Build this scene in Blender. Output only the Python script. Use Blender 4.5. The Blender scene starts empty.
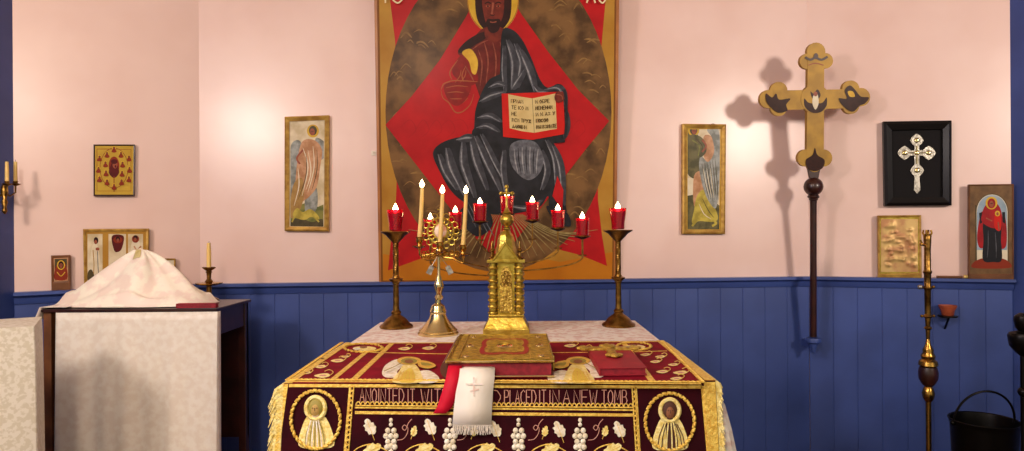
import bpy, bmesh, math, random
from mathutils import Vector as V, Matrix
from mathutils.geometry import tessellate_polygon
random.seed(7)
sc = bpy.context.scene
COL = sc.collection
PI = math.pi

# ------------------------------------------------------------------ camera
F, CX, CY = 680.0, 518.0, 228.0            # focal length and principal point in pixels of the 1024x451 frame
ROLL = math.radians(0.4)
EYE = V((0, 0, 1.41))
CXA = V((math.cos(ROLL), 0, -math.sin(ROLL)))
CUP = V((math.sin(ROLL), 0, math.cos(ROLL)))
cam = bpy.data.objects.new('camera', bpy.data.cameras.new('camera'))
COL.objects.link(cam)
sc.camera = cam
mw = Matrix.Identity(4)
for i in range(3):
    mw[i][0] = CXA[i]; mw[i][1] = CUP[i]; mw[i][2] = (0, -1, 0)[i]; mw[i][3] = EYE[i]
cam.matrix_world = mw
cam.data.sensor_width = 36
cam.data.lens = 36 * F / 1024
cam.data.shift_x = -(CX - 512) / 1024
cam.data.shift_y = (CY - 225.5) / 1024
cam.data.clip_start = 0.05

# ------------------------------------------------------------------ world, lamps, exposure
w = bpy.data.worlds.new('world'); sc.world = w
w.use_nodes = True
w.node_tree.nodes['Background'].inputs['Color'].default_value = (0.98, 0.94, 0.76, 1)
w.node_tree.nodes['Background'].inputs['Strength'].default_value = 0.42
sc.view_settings.view_transform = 'Standard'
sc.view_settings.look = 'None'
sc.view_settings.gamma = 1
sc.view_settings.use_curve_mapping = False
sc.view_settings.exposure = 0.12

def lamp(name, loc, power, radius, color=(1.0, 0.85, 0.73)):
    l = bpy.data.lights.new(name, 'POINT')
    l.energy = power; l.shadow_soft_size = radius; l.color = color
    o = bpy.data.objects.new(name, l); COL.objects.link(o); o.location = loc
    return o
lamp('unseen_point_light', (-2.30, 0.30, 2.50), 165, 0.22)
r_ = lamp('shaded_lamp_light', (3.50, -0.28, 2.55), 350, 0.28)          # a shaded lamp turned to the upper wall
r_.data.type = 'SPOT'; r_.data.spot_size = math.radians(56); r_.data.spot_blend = 0.85
r_.rotation_euler = (V((1.75, 4.05, 2.25)) - V((3.50, -0.28, 2.55))).to_track_quat('-Z', 'Y').to_euler()
lamp('unseen_point_light', (-0.5, -0.6, 2.75), 118, 0.2)  # added unseen fill light, brightens the altar front and softens shadows

# ------------------------------------------------------------------ picture rays -> points in the room
def ray(px, py):
    return CXA * ((px - CX) / F) + CUP * (-(py - CY) / F) + V((0, 1, 0))
def at(px, py, Y):
    d = ray(px, py); return EYE + d * (Y / d.y)
class Plane:
    def __init__(s, O, N):
        s.O = V(O); s.N = V(N).normalized()
        up = V((0, 0, 1)) if abs(s.N.z) < 0.9 else V((0, 1, 0))
        s.U = up.cross(s.N).normalized(); s.W = s.N.cross(s.U)
    def hit(s, px, py, off=0.0):
        d = ray(px, py); t = (s.O - EYE).dot(s.N) / d.dot(s.N)
        return EYE + d * t + s.N * off
    def moved(s, k):
        return Plane(s.O + s.N * k, s.N)

# ------------------------------------------------------------------ materials
def lin(c):
    if isinstance(c, str):
        c = [int(c[i:i + 2], 16) / 255 for i in (0, 2, 4)]
        c = [x / 12.92 if x <= 0.04045 else ((x + 0.055) / 1.055) ** 2.4 for x in c]
    return (c[0], c[1], c[2], 1.0)
MATS = {}
def mat(name, c, rough=0.6, metal=0.0, c2=None, scale=20.0, detail=4.0, kind='noise', bump=0.0, bscale=None,
        coat=0.0, coatr=0.2, emit=0.0, trans=0.0, spec=0.5, sheen=0.0, lo=0.4, hi=0.62, sss=0.0):
    if name in MATS: return MATS[name]
    m = bpy.data.materials.new(name); m.use_nodes = True
    nt = m.node_tree; b = nt.nodes['Principled BSDF']; L = nt.links.new
    I = b.inputs
    I['Base Color'].default_value = lin(c); I['Roughness'].default_value = rough; I['Metallic'].default_value = metal
    I['Coat Weight'].default_value = coat; I['Coat Roughness'].default_value = coatr
    I['Specular IOR Level'].default_value = spec; I['Transmission Weight'].default_value = trans
    I['Sheen Weight'].default_value = sheen
    I['Subsurface Weight'].default_value = sss
    if sss: I['Subsurface Radius'].default_value = (0.02, 0.01, 0.005)
    if emit:
        I['Emission Color'].default_value = lin(c); I['Emission Strength'].default_value = emit
    tc = nt.nodes.new('ShaderNodeTexCoord')
    if c2 is not None:
        if kind == 'voronoi':
            t = nt.nodes.new('ShaderNodeTexVoronoi'); t.inputs['Scale'].default_value = scale; out = t.outputs['Distance']
        elif kind == 'wave':
            t = nt.nodes.new('ShaderNodeTexWave'); t.inputs['Scale'].default_value = scale
            t.inputs['Distortion'].default_value = 6; t.inputs['Detail'].default_value = 3; out = t.outputs['Fac']
        else:
            t = nt.nodes.new('ShaderNodeTexNoise'); t.inputs['Scale'].default_value = scale
            t.inputs['Detail'].default_value = detail; out = t.outputs['Fac']
        L(tc.outputs['Object'], t.inputs['Vector'])
        r = nt.nodes.new('ShaderNodeValToRGB')
        r.color_ramp.elements[0].position = lo; r.color_ramp.elements[1].position = hi
        r.color_ramp.elements[0].color = lin(c); r.color_ramp.elements[1].color = lin(c2)
        L(out, r.inputs['Fac']); L(r.outputs['Color'], b.inputs['Base Color'])
    if bump:
        t = nt.nodes.new('ShaderNodeTexNoise'); t.inputs['Scale'].default_value = bscale or scale
        t.inputs['Detail'].default_value = 3
        L(tc.outputs['Object'], t.inputs['Vector'])
        bp = nt.nodes.new('ShaderNodeBump'); bp.inputs['Strength'].default_value = bump; bp.inputs['Distance'].default_value = 0.01
        L(t.outputs['Fac'], bp.inputs['Height']); L(bp.outputs['Normal'], b.inputs['Normal'])
    MATS[name] = m
    return m

def P(name, c, c2=None, scale=35, coat=0.1, rough=0.6, lo=0.35, hi=0.68):        # a colour of paint on a varnished panel
    return mat('paint_' + name, c, rough, 0, c2, scale, 4, coat=coat, coatr=0.25, lo=lo, hi=hi, spec=0.2)

m_wall = mat('wall_paint', 'F0CFC4', 0.5, 0, 'EAC6BA', 2.2, 3, bump=0.04, bscale=7, coat=0.9, coatr=0.27)
m_blue = mat('blue_paint', '40559A', 0.4, 0, '384B8A', 3.0, 4, bump=0.06, bscale=14)
m_ceil = mat('ceiling_paint', 'E8D8C4', 0.8)
m_floor = mat('floor_boards', '4A2F1C', 0.5, 0, '6A4528', 3, 6, kind='wave')
m_brass = mat('brass', 'C79A4A', 0.26, 1.0, 'A97B34', 30, 4, bump=0.05, bscale=40)
m_oldbrass = mat('old_brass', '9C7538', 0.34, 1.0, '6E4F24', 35, 5, bump=0.15, bscale=60)
m_gold = mat('gilt_metal', 'CDB452', 0.3, 0.9, 'AC8E34', 40, 4, bump=0.15, bscale=90)
m_bookgold = mat('chased_gilt', 'D8B850', 0.35, 0.55, 'A07C2C', 60, 6, bump=0.6, bscale=90)
m_silver = mat('silver', 'B8B2A6', 0.36, 0.9, '8C867C', 60, 4, bump=0.25, bscale=110)
m_palegold = mat('polished_pale_gold', 'E2CC92', 0.2, 1.0)
m_redglass = mat('red_glass', 'E8102C', 0.08, 0, trans=0.75, coat=0.3, coatr=0.05)
m_redwax = mat('red_wax', 'B80A1C', 0.5, sss=0.3)
m_wax = mat('beeswax', 'EDC877', 0.45, sss=0.25)
m_wick = mat('wick', '1A120C', 0.9)
m_flame = mat('flame', 'FFD69A', 0.5, emit=22.0)
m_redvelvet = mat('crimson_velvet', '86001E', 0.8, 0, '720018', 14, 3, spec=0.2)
m_dimvelvet = mat('dimmed_front_velvet', '34000C', 0.85, 0, '2A000A', 14, 3, spec=0.15)  # same velvet on the front, its face-on darkening put into the colour
m_thread = mat('gold_thread', 'F4D060', 0.45, 0.2, 'DCAC40', 90, 3, bump=0.4, bscale=160)
m_thread2 = mat('pale_gold_thread', 'FAEAA0', 0.5, 0.05, 'ECD070', 80, 3, bump=0.4, bscale=160)
m_whitethread = mat('white_thread', 'F6EEDC', 0.6, 0, 'E0D0B0', 60, 3, bump=0.3, bscale=150)
m_rosethread = mat('rose_thread', 'D49A86', 0.6)
m_greenthread = mat('olive_thread', '9A8A3A', 0.6)
m_skinthread = mat('brown_face_thread', '8A5634', 0.7)
m_darkthread = mat('dark_brown_thread', '4E2C1C', 0.7)
m_lace = mat('white_lace', 'F4EAE0', 0.8, 0, 'E2C4B8', 38, 3, bump=0.35, bscale=45, lo=0.45, hi=0.6)
m_whitecloth = mat('white_cloth', 'F0E8DC', 0.75, 0, 'E6DACB', 6, 2)
m_brocade = mat('white_brocade', 'F0E8DC', 0.5, 0, 'E8DCCE', 30, 2, lo=0.4, hi=0.6)
m_satin = mat('white_satin', 'FFF6E4', 0.4, 0, 'F8E4D6', 16, 3, lo=0.44, hi=0.56)
m_beigebrocade = mat('beige_brocade', 'E0D8C8', 0.55, 0, 'D0C6B0', 60, 2, lo=0.45, hi=0.55)
m_goldcloth = mat('gold_orphrey', 'D8C890', 0.5, 0, 'C0A860', 40, 3)
m_redribbon = mat('red_ribbon', 'C60A2C', 0.6, spec=.25)
m_redcloth = mat('red_book_cloth', 'A00E26', 0.6, 0, '8A0A20', 18, 3)
m_pages = mat('red_page_edges', '94182A', 0.6, 0, '7A1020', 60, 3)
m_leather = mat('brown_leather', '5C3020', 0.4)
m_darkwood = mat('dark_wood', '3A1810', 0.35, 0, '281008', 12, 4, coat=0.3)
m_wood = mat('brown_wood', '7A4A26', 0.5, 0, '5E3618', 9, 4)
m_orangewood = mat('varnished_frame_wood', 'B06A1E', 0.4, 0, '9A5616', 6, 4, coat=0.4)
m_blackframe = mat('black_lacquer', '0C0706', 0.45, spec=.25, coat=0.08)
m_black = mat('black_velvet', '0A0608', 0.95)
m_giltframe = mat('gilt_wood', 'C29A46', 0.42, 0.4, 'A07630', 25, 4)
m_crossgold = mat('mustard_gilt', 'A88026', 0.5, 0.2, '946E1E', 12, 3)
m_iron = mat('dark_iron', '14110F', 0.35, 0.7)
m_plastic = mat('ivory_plastic', 'F0E6D4', 0.4)

# ------------------------------------------------------------------ mesh builder
def origin_of(o):
    p = V((0, 0, 0))
    while o is not None:
        p += o.location; o = o.parent
    return p
class MB:
    def __init__(s): s.v = []; s.f = []; s.m = []
    def add(s, vs, fs, mi=0):
        b = len(s.v); s.v += [V(x) for x in vs]
        s.f += [[b + i for i in f] for f in fs]; s.m += [mi] * len(fs); return s
    def poly(s, pts, mi=0):
        pts = [V(p) for p in pts]
        tris = tessellate_polygon([pts])
        n = sum((pts[i].cross(pts[(i + 1) % len(pts)]) for i in range(len(pts))), V())
        fs = []
        for t in tris:
            a, b, c = (pts[i] for i in t)
            fs.append(tuple(t) if (b - a).cross(c - a).dot(n) > 0 else tuple(reversed(t)))
        return s.add(pts, fs, mi)
    def prism(s, pts, off, mi=0, side=None):
        pts = [V(p) for p in pts]; off = V(off); n = len(pts)
        nn = sum((pts[i].cross(pts[(i + 1) % n]) for i in range(n)), V())
        if nn.dot(off) < 0: pts.reverse()
        s.poly([p + off for p in pts], mi); s.poly(list(reversed(pts)), mi if side is None else side)
        vs = pts + [p + off for p in pts]
        return s.add(vs, [(i, (i + 1) % n, n + (i + 1) % n, n + i) for i in range(n)], mi if side is None else side)
    def box(s, a, b, mi=0):
        x0, y0, z0 = (min(a[i], b[i]) for i in range(3)); x1, y1, z1 = (max(a[i], b[i]) for i in range(3))
        vs = [(x0, y0, z0), (x1, y0, z0), (x1, y1, z0), (x0, y1, z0), (x0, y0, z1), (x1, y0, z1), (x1, y1, z1), (x0, y1, z1)]
        return s.add(vs, [(0, 3, 2, 1), (4, 5, 6, 7), (0, 1, 5, 4), (1, 2, 6, 5), (2, 3, 7, 6), (3, 0, 4, 7)], mi)
    def tube(s, path, r, seg=8, mi=0, closed=False):
        path = [V(p) for p in path]; n = len(path)
        rs = r if isinstance(r, (list, tuple)) else [r] * n
        ref = None; rings = []
        for i, p in enumerate(path):
            a = path[(i - 1) % n] if (closed or i) else p
            b = path[(i + 1) % n] if (closed or i < n - 1) else p
            t = (b - a).normalized()
            if ref is None:
                ref = t.orthogonal().normalized()
            ref = (ref - t * ref.dot(t))
            ref = ref.normalized() if ref.length > 1e-6 else t.orthogonal().normalized()
            q = t.cross(ref)
            rings.append([p + (ref * math.cos(2 * PI * k / seg) + q * math.sin(2 * PI * k / seg)) * rs[i] for k in range(seg)])
        vs = [x for rg in rings for x in rg]; fs = []
        for i in range(n if closed else n - 1):
            j = (i + 1) % n
            for k in range(seg):
                fs.append((i * seg + k, i * seg + (k + 1) % seg, j * seg + (k + 1) % seg, j * seg + k))
        if not closed:
            fs.append(tuple(reversed(range(seg)))); fs.append(tuple((n - 1) * seg + k for k in range(seg)))
        return s.add(vs, fs, mi)
    def lathe(s, prof, c=(0, 0, 0), seg=24, mi=0, wob=None):
        c = V(c); vs = []; fs = []
        for r, z in prof:
            for k in range(seg):
                a = 2 * PI * k / seg; q = r * (wob(a, z) if wob else 1)
                vs.append(c + V((q * math.cos(a), q * math.sin(a), z)))
        for i in range(len(prof) - 1):
            for k in range(seg):
                fs.append((i * seg + k, i * seg + (k + 1) % seg, (i + 1) * seg + (k + 1) % seg, (i + 1) * seg + k))
        fs.append(tuple(reversed(range(seg)))); fs.append(tuple((len(prof) - 1) * seg + k for k in range(seg)))
        return s.add(vs, fs, mi)
    def ball(s, c, r, mi=0, sc_=(1, 1, 1), seg=14, rings=8, mx=None):
        c = V(c); vs = []; fs = []
        for i in range(rings + 1):
            th = PI * i / rings
            th = min(max(th, 0.02), PI - 0.02)
            for k in range(seg):
                a = 2 * PI * k / seg
                p = V((r * math.sin(th) * math.cos(a) * sc_[0], r * math.sin(th) * math.sin(a) * sc_[1], -r * math.cos(th) * sc_[2]))
                if mx: p = mx @ p
                vs.append(c + p)
        for i in range(rings):
            for k in range(seg):
                fs.append((i * seg + k, i * seg + (k + 1) % seg, (i + 1) * seg + (k + 1) % seg, (i + 1) * seg + k))
        return s.add(vs, fs, mi)
    def grid(s, fn, nu, nv, mi=0, wrap=False):
        vs = [fn(i / nu, j / nv) for j in range(nv + 1) for i in range(nu + 1)]
        fs = [(j * (nu + 1) + i, j * (nu + 1) + i + 1, (j + 1) * (nu + 1) + i + 1, (j + 1) * (nu + 1) + i) for j in range(nv) for i in range(nu)]
        return s.add(vs, fs, mi)
    def build(s, name, mats, parent=None, smooth=False, solid=0, bevel=0, weld=False):
        if not isinstance(mats, (list, tuple)): mats = [mats]
        org = origin_of(parent)
        if parent is None and s.v:
            xs = [p.x for p in s.v]; ys = [p.y for p in s.v]; zs = [p.z for p in s.v]
            org = V(((min(xs) + max(xs)) / 2, (min(ys) + max(ys)) / 2, min(zs)))
        me = bpy.data.meshes.new(name)
        me.from_pydata([p - org for p in s.v], [], s.f); me.validate()
        for m in mats: me.materials.append(m)
        me.polygons.foreach_set('material_index', s.m[:len(me.polygons)] + [0] * max(0, len(me.polygons) - len(s.m)))
        if smooth:
            me.polygons.foreach_set('use_smooth', [True] * len(me.polygons))
            try: me.set_sharp_from_angle(angle=math.radians(38))
            except Exception: pass
        o = bpy.data.objects.new(name, me); COL.objects.link(o)
        if parent is None: o.location = org
        else: o.parent = parent
        if solid:
            md = o.modifiers.new('thick', 'SOLIDIFY'); md.thickness = solid; md.offset = 0
        if bevel:
            md = o.modifiers.new('bevel', 'BEVEL'); md.width = bevel; md.segments = 2; md.limit_method = 'ANGLE'
        return o

def tag(o, label=None, cat=None, group=None, kind=None):
    if label: o['label'] = label
    if cat: o['category'] = cat
    if group: o['group'] = group
    if kind: o['kind'] = kind
    return o
def thing(name, loc, label, cat, group=None):
    o = bpy.data.objects.new(name, None); COL.objects.link(o); o.location = loc; o.empty_display_size = 0.05
    return tag(o, label, cat, group)
def dup(root, loc, label, group=None):
    r = root.copy(); COL.objects.link(r); r.location = loc; r['label'] = label
    if group: r['group'] = group
    for ch in list(root.children):
        c = ch.copy(); COL.objects.link(c); c.parent = r
        for g in list(ch.children):
            d = g.copy(); COL.objects.link(d); d.parent = c
    return r

# ------------------------------------------------------------------ drawing on planes
def smooth_closed(p, n=5):
    out = []; k = len(p)
    for i in range(k):
        a, b, c, d = (V((*p[(i + j) % k], 0)) for j in (-1, 0, 1, 2))
        for q in range(n):
            t = q / n
            out.append(tuple((0.5 * (2 * b + (c - a) * t + (2 * a - 5 * b + 4 * c - d) * t * t + (3 * b - a - 3 * c + d) * t ** 3))[:2]))
    return out
def smooth_open(p, n=5):
    if len(p) < 3: return list(p)
    q = [p[0]] + list(p) + [p[-1]]; out = []
    for i in range(1, len(q) - 2):
        a, b, c, d = (V((*q[i + j], 0)) for j in (-1, 0, 1, 2))
        for k in range(n):
            t = k / n
            out.append(tuple((0.5 * (2 * b + (c - a) * t + (2 * a - 5 * b + 4 * c - d) * t * t + (3 * b - a - 3 * c + d) * t ** 3))[:2]))
    return out + [p[-1]]
def ell(cx, cy, rx, ry, n=28, a0=0, a1=360):
    full = a1 - a0 >= 360
    return [(cx + rx * math.cos(math.radians(a0 + (a1 - a0) * i / (n if full else n - 1))), cy + ry * math.sin(math.radians(a0 + (a1 - a0) * i / (n if full else n - 1)))) for i in range(n)]
class Painting:
    """flat layers of paint on one panel, bottom layer first: ONE mesh"""
    def __init__(s, plane, off=0.0, step=0.00008):
        s.pl = plane; s.off = off; s.step = step; s.mb = MB(); s.mats = []
    def mi(s, m):
        if m not in s.mats: s.mats.append(m)
        return s.mats.index(m)
    def _face(s, pts, m):
        s.off += s.step
        w_ = [s.pl.hit(x, y, s.off) for x, y in pts]
        n = sum((w_[i].cross(w_[(i + 1) % len(w_)]) for i in range(len(w_))), V())
        if n.dot(s.pl.N) < 0: w_.reverse()
        s.mb.poly(w_, s.mi(m))
    def area(s, m, pts, sm=False):
        s._face(smooth_closed(pts) if sm else pts, m); return s
    def line(s, m, pts, wd, sm=True, taper=False):
        p = smooth_open(pts) if sm and len(pts) > 2 else list(pts)
        s.off += s.step
        L_, R_ = [], []
        for i, (x, y) in enumerate(p):
            a = p[max(i - 1, 0)]; b = p[min(i + 1, len(p) - 1)]
            dx, dy = b[0] - a[0], b[1] - a[1]; l = math.hypot(dx, dy) or 1
            k = wd / 2 * ((math.sin(PI * (0.08 + 0.84 * i / max(1, len(p) - 1)))) if taper else 1)
            L_.append(s.pl.hit(x - dy / l * k, y + dx / l * k, s.off)); R_.append(s.pl.hit(x + dy / l * k, y - dx / l * k, s.off))
        n = len(p)
        fs = []
        flip = (L_[-1] - L_[0]).cross(R_[0] - L_[0]).dot(s.pl.N) < 0
        for i in range(n - 1):
            q = (i, i + 1, n + i + 1, n + i)
            fs.append(tuple(reversed(q)) if flip else q)
        s.mb.add(L_ + R_, fs, s.mi(m)); return s
    def build(s, name, parent): return s.mb.build(name, s.mats, parent)

GL = {  # stroke letters in a 1 x 1 box, y down
 'A': [[(0, 1), (.5, 0), (1, 1)], [(.2, .62), (.8, .62)]], 'N': [[(0, 1), (0, 0), (1, 1), (1, 0)]],
 'O': [[(.5, 0), (.1, .2), (0, .5), (.1, .8), (.5, 1), (.9, .8), (1, .5), (.9, .2), (.5, 0)]], 'I': [[(.5, 0), (.5, 1)]],
 'T': [[(0, 0), (1, 0)], [(.5, 0), (.5, 1)]], 'E': [[(1, 0), (0, 0), (0, 1), (1, 1)], [(0, .5), (.8, .5)]],
 'D': [[(0, 0), (0, 1), (.6, .95), (1, .6), (1, .4), (.6, .05), (0, 0)]], 'W': [[(0, 0), (.25, 1), (.5, .2), (.75, 1), (1, 0)]],
 'H': [[(0, 0), (0, 1)], [(1, 0), (1, 1)], [(0, .5), (1, .5)]], 'P': [[(0, 1), (0, 0), (.8, .03), (1, .25), (.8, .5), (0, .52)]],
 'L': [[(0, 0), (0, 1), (1, 1)]], 'C': [[(1, .15), (.6, 0), (.1, .2), (0, .5), (.1, .8), (.6, 1), (1, .85)]],
 'M': [[(0, 1), (0.1, 0), (.5, .7), (.9, 0), (1, 1)]], 'B': [[(0, 0), (0, 1), (.8, .98), (1, .75), (.75, .5), (0, .5), (.7, .48), (.9, .25), (.7, .02), (0, 0)]],
 'X': [[(0, 0), (1, 1)], [(1, 0), (0, 1)]],
 'П': [[(0, 1), (0, 0), (1, 0), (1, 1)]], 'Р': [[(0, 1), (0, 0), (.8, .03), (1, .25), (.8, .5), (0, .52)]], 'И': [[(0, 0), (0, 1), (1, 0), (1, 1)]],
 'Д': [[(0, 1), (0, .8), (1, .8), (1, 1)], [(.15, .8), (.5, 0), (.85, .8)]], 'Т': [[(0, 0), (1, 0)], [(.5, 0), (.5, 1)]], 'Е': [[(1, 0), (0, 0), (0, 1), (1, 1)], [(0, .5), (.8, .5)]],
 'К': [[(0, 0), (0, 1)], [(1, 0), (0, .5), (1, 1)]], 'О': [[(.5, 0), (0, .5), (.5, 1), (1, .5), (.5, 0)]], 'М': [[(0, 1), (0.1, 0), (.5, .7), (.9, 0), (1, 1)]],
 'Н': [[(0, 0), (0, 1)], [(1, 0), (1, 1)], [(0, .5), (1, .5)]], 'В': [[(0, 0), (0, 1), (1, .75), (0, .5), (.9, .25), (0, 0)]], 'С': [[(1, .1), (.3, .05), (0, .5), (.3, .95), (1, .9)]],
 'У': [[(0, 0), (.5, .55)], [(1, 0), (.3, 1)]], 'Ж': [[(0, 0), (1, 1)], [(1, 0), (0, 1)], [(.5, 0), (.5, 1)]], 'А': [[(0, 1), (.5, 0), (1, 1)], [(.2, .62), (.8, .62)]],
 'Ю': [[(0, 0), (0, 1)], [(0, .5), (.4, .5)], [(.7, 0), (.4, .5), (.7, 1), (1, .5), (.7, 0)]], 'Б': [[(1, 0), (0, 0), (0, 1), (1, .8), (0, .5)]], 'З': [[(0, .1), (1, .25), (.4, .5), (1, .75), (0, .9)]], 'Ы': [[(0, 0), (0, 1), (.6, .75), (0, .5)], [(1, 0), (1, 1)]],
}
def glyphs(text, x0, x1, ytop, ybot, gap=0.22, space=0.55, topfn=None):
    """stroke polylines of a line of capitals filling x0..x1"""
    wts = [space if c == ' ' else (0.3 if c == 'I' else 1.25 if c in 'WMЖЮ' else 1.0) for c in text]
    tot = sum(wts) + gap * (len(text) - 1); k = (x1 - x0) / tot; x = x0; out = []
    for c, wt in zip(text, wts):
        if c != ' ':
            for st in GL[c]:
                out.append([(x + u * wt * k if c != 'I' else x + wt * k / 2, ytop + v * (ybot - ytop)) for u, v in st])
        x += (wt + gap) * k
    return out

# ================================================================== THE ROOM
WL0, WC0, WC1, WR1 = V((-2.52, 3.40, 0)), V((-1.80, 3.85, 0)), V((1.749, 4.10, 0)), V((2.75, 3.79, 0))
H = 3.35
RAIL = 1.108
def wall_plane(a, b):
    d = (b - a).normalized(); return Plane(a, V((d.y, -d.x, 0)))
PLW, PCW, PRW = wall_plane(WL0, WC0), wall_plane(WC0, WC1), wall_plane(WC1, WR1)
def slab(a, b, z0, z1, t0, t1, n):
    """upright slab along a-b between offsets t0 and t1 along the inward normal"""
    q = [a + n * t0, b + n * t0, b + n * t1, a + n * t1]
    return [V((p.x, p.y, z0)) for p in q], V((0, 0, z1 - z0))
def wall(name, a, b, z0, z1, m, n, t=-0.12):
    mb = MB(); pts, off = slab(a, b, z0, z1, t, 0, n); mb.prism(pts, off)
    return tag(mb.build(name, m), kind='structure')
SL0 = V((-2.52, -1.2, 0)); SR1 = V((4.3, 0.3, 0))
wall('wall_left', WL0, WC0, 0, H, m_wall, PLW.N)
wall('wall_back', WC0, WC1, 0, H, m_wall, PCW.N)
wall('wall_right', WC1, WR1, 0, H, m_wall, PRW.N)
wall('wall_far_left', SL0, WL0, 0, H, m_blue, V((1, 0, 0)))
wall('wall_far_right', WR1, SR1, 0, H, m_blue, wall_plane(WR1, SR1).N)
mb = MB(); mb.box((-2.7, -1.2, -0.1), (4.5, 4.3, 0)); tag(mb.build('floor', m_floor), kind='structure')
mb = MB(); mb.box((-2.7, -1.2, H), (4.5, 4.3, H + 0.1)); tag(mb.build('ceiling', m_ceil), kind='structure')
# blue board dado below the rail, and the rail with its narrow ledge
def dado(name, a, b, n, inset0=0.0, inset1=0.0):
    d = (b - a).normalized(); L_ = (b - a).length - inset0 - inset1; a = a + d * inset0
    k = max(1, round(L_ / 0.135)); mb = MB()
    for i in range(k):
        s0, s1 = L_ * i / k + 0.0004, L_ * (i + 1) / k - 0.0004
        pts = [a + d * s0 + n * .0005, a + d * s1 + n * .0005, a + d * (s1) + n * .0115, a + d * (s1 - .003) + n * .013, a + d * (s0 + .003) + n * .013, a + d * s0 + n * .0115]
        mb.prism(pts, (0, 0, RAIL - 0.05))
    return tag(mb.build(name, m_blue), kind='structure')
dado('wall_left_dado', WL0, WC0, PLW.N, 0.0, 0.004)
dado('wall_back_dado', WC0, WC1, PCW.N, 0.004, 0.003)
dado('wall_right_dado', WC1, WR1, PRW.N, 0.003, 0.0)
LEDGE = 0.062
def miter(p, n0, n1, k):
    return p + (n0 + n1) / (1 + n0.dot(n1)) * k
nL, nC, nR = PLW.N, PCW.N, PRW.N; nSL, nSR = V((1, 0, 0)), wall_plane(WR1, SR1).N
ends = [(WL0, nSL, nL), (WC0, nL, nC), (WC1, nC, nR), (WR1, nR, nSR)]
prof = [(0, 0), (LEDGE, 0), (LEDGE, -.016), (LEDGE - .012, -.022), (.034, -.028), (.026, -.05), (.02, -.062), (0, -.062)]
for i in range(3):
    mb = MB(); k = len(prof); vs = []
    for j in (i, i + 1):
        p, n0, n1 = ends[j]
        own = (nL, nC, nR)[i]
        for t, dz in prof:
            q = p + own * t if j in (0, 3) else miter(p, n0, n1, t)
            vs.append(V((q.x, q.y, RAIL + dz)))
    fs = [(a, (a + 1) % k, k + (a + 1) % k, k + a) for a in range(k)] + [tuple(reversed(range(k))), tuple(range(k, 2 * k))]
    mb.add(vs, fs); o = mb.build('trim_%d' % (i + 1), m_blue); tag(o, kind='structure')
    bm = bmesh.new(); bm.from_mesh(o.data); bmesh.ops.recalc_face_normals(bm, faces=bm.faces); bm.to_mesh(o.data); bm.free()

# ================================================================== THE ALTAR
AX0, AX1, AY0, AY1, AZ = -0.613, 0.515, 1.81, 3.02, 1.0
t = thing('altar_table', (-0.05, 2.42, 0), 'square holy table hidden under a white cloth and a crimson embroidered cover', 'altar')
mb = MB(); mb.box((AX0 + .01, AY0 + .03, .955), (AX1 - .01, AY1 - .01, .992)); mb.build('tabletop', m_wood, t, bevel=.004)
for x in (AX0 + .06, AX1 - .06):
    for y in (AY0 + .1, AY1 - .06):
        mb = MB(); mb.box((x - .035, y - .035, 0), (x + .035, y + .035, .955)); mb.build('leg', m_wood, t, bevel=.004)
# white under-cloth: top plus a flaring skirt all round
def drape(x0, x1, y0, y1, z, zb, flare, amp, wn, sflare=.01, nu=240):
    def fn(u, v):
        per = 2 * (x1 - x0) + 2 * (y1 - y0); s_ = (u * per) % per
        if s_ < x1 - x0: p = V((x0 + s_, y0)); n = V((0, -1))
        elif s_ < (x1 - x0) + (y1 - y0): p = V((x1, y0 + s_ - (x1 - x0))); n = V((1, 0))
        elif s_ < 2 * (x1 - x0) + (y1 - y0): p = V((x1 - (s_ - (x1 - x0) - (y1 - y0)), y1)); n = V((0, 1))
        else: p = V((x0, y1 - (s_ - 2 * (x1 - x0) - (y1 - y0)))); n = V((-1, 0))
        cx, cy = (x0 + x1) / 2, (y0 + y1) / 2
        h = v * (z - zb)
        k = (sflare * v ** .5 * (1 if n.x > 0 else .45) if n.y == 0 else flare * v) + amp * v * math.sin(wn * s_ + 1.3 * math.sin(3 * s_))
        q = p + n * k
        # push corners out diagonally
        dx = max(0, 0.06 - min(abs(p.x - x0), abs(p.x - x1))) / .06; dy = max(0, 0.06 - min(abs(p.y - y0), abs(p.y - y1))) / .06
        c = dx * dy
        if n.x == 0: q.x += math.copysign(sflare * v ** .5 * dx, p.x - cx) * (1 if p.x > cx else .45)
        else: q.y += math.copysign(flare * v * dy, p.y - cy)
        return V((q.x, q.y, z - h))
    mb = MB(); mb.grid(fn, nu, 14)
    mb.add([(x0, y0, z), (x1, y0, z), (x1, y1, z), (x0, y1, z)], [(0, 1, 2, 3)])
    return mb
o = drape(AX0, AX1, AY0 + .02, AY1, AZ - .004, 0.06, 0.10, 0.012, 16, .155).build('altar_undercloth', m_lace, smooth=True)
tag(o, 'white lace cloth spread under the crimson cover, bare along the back of the altar', 'tablecloth')
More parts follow.
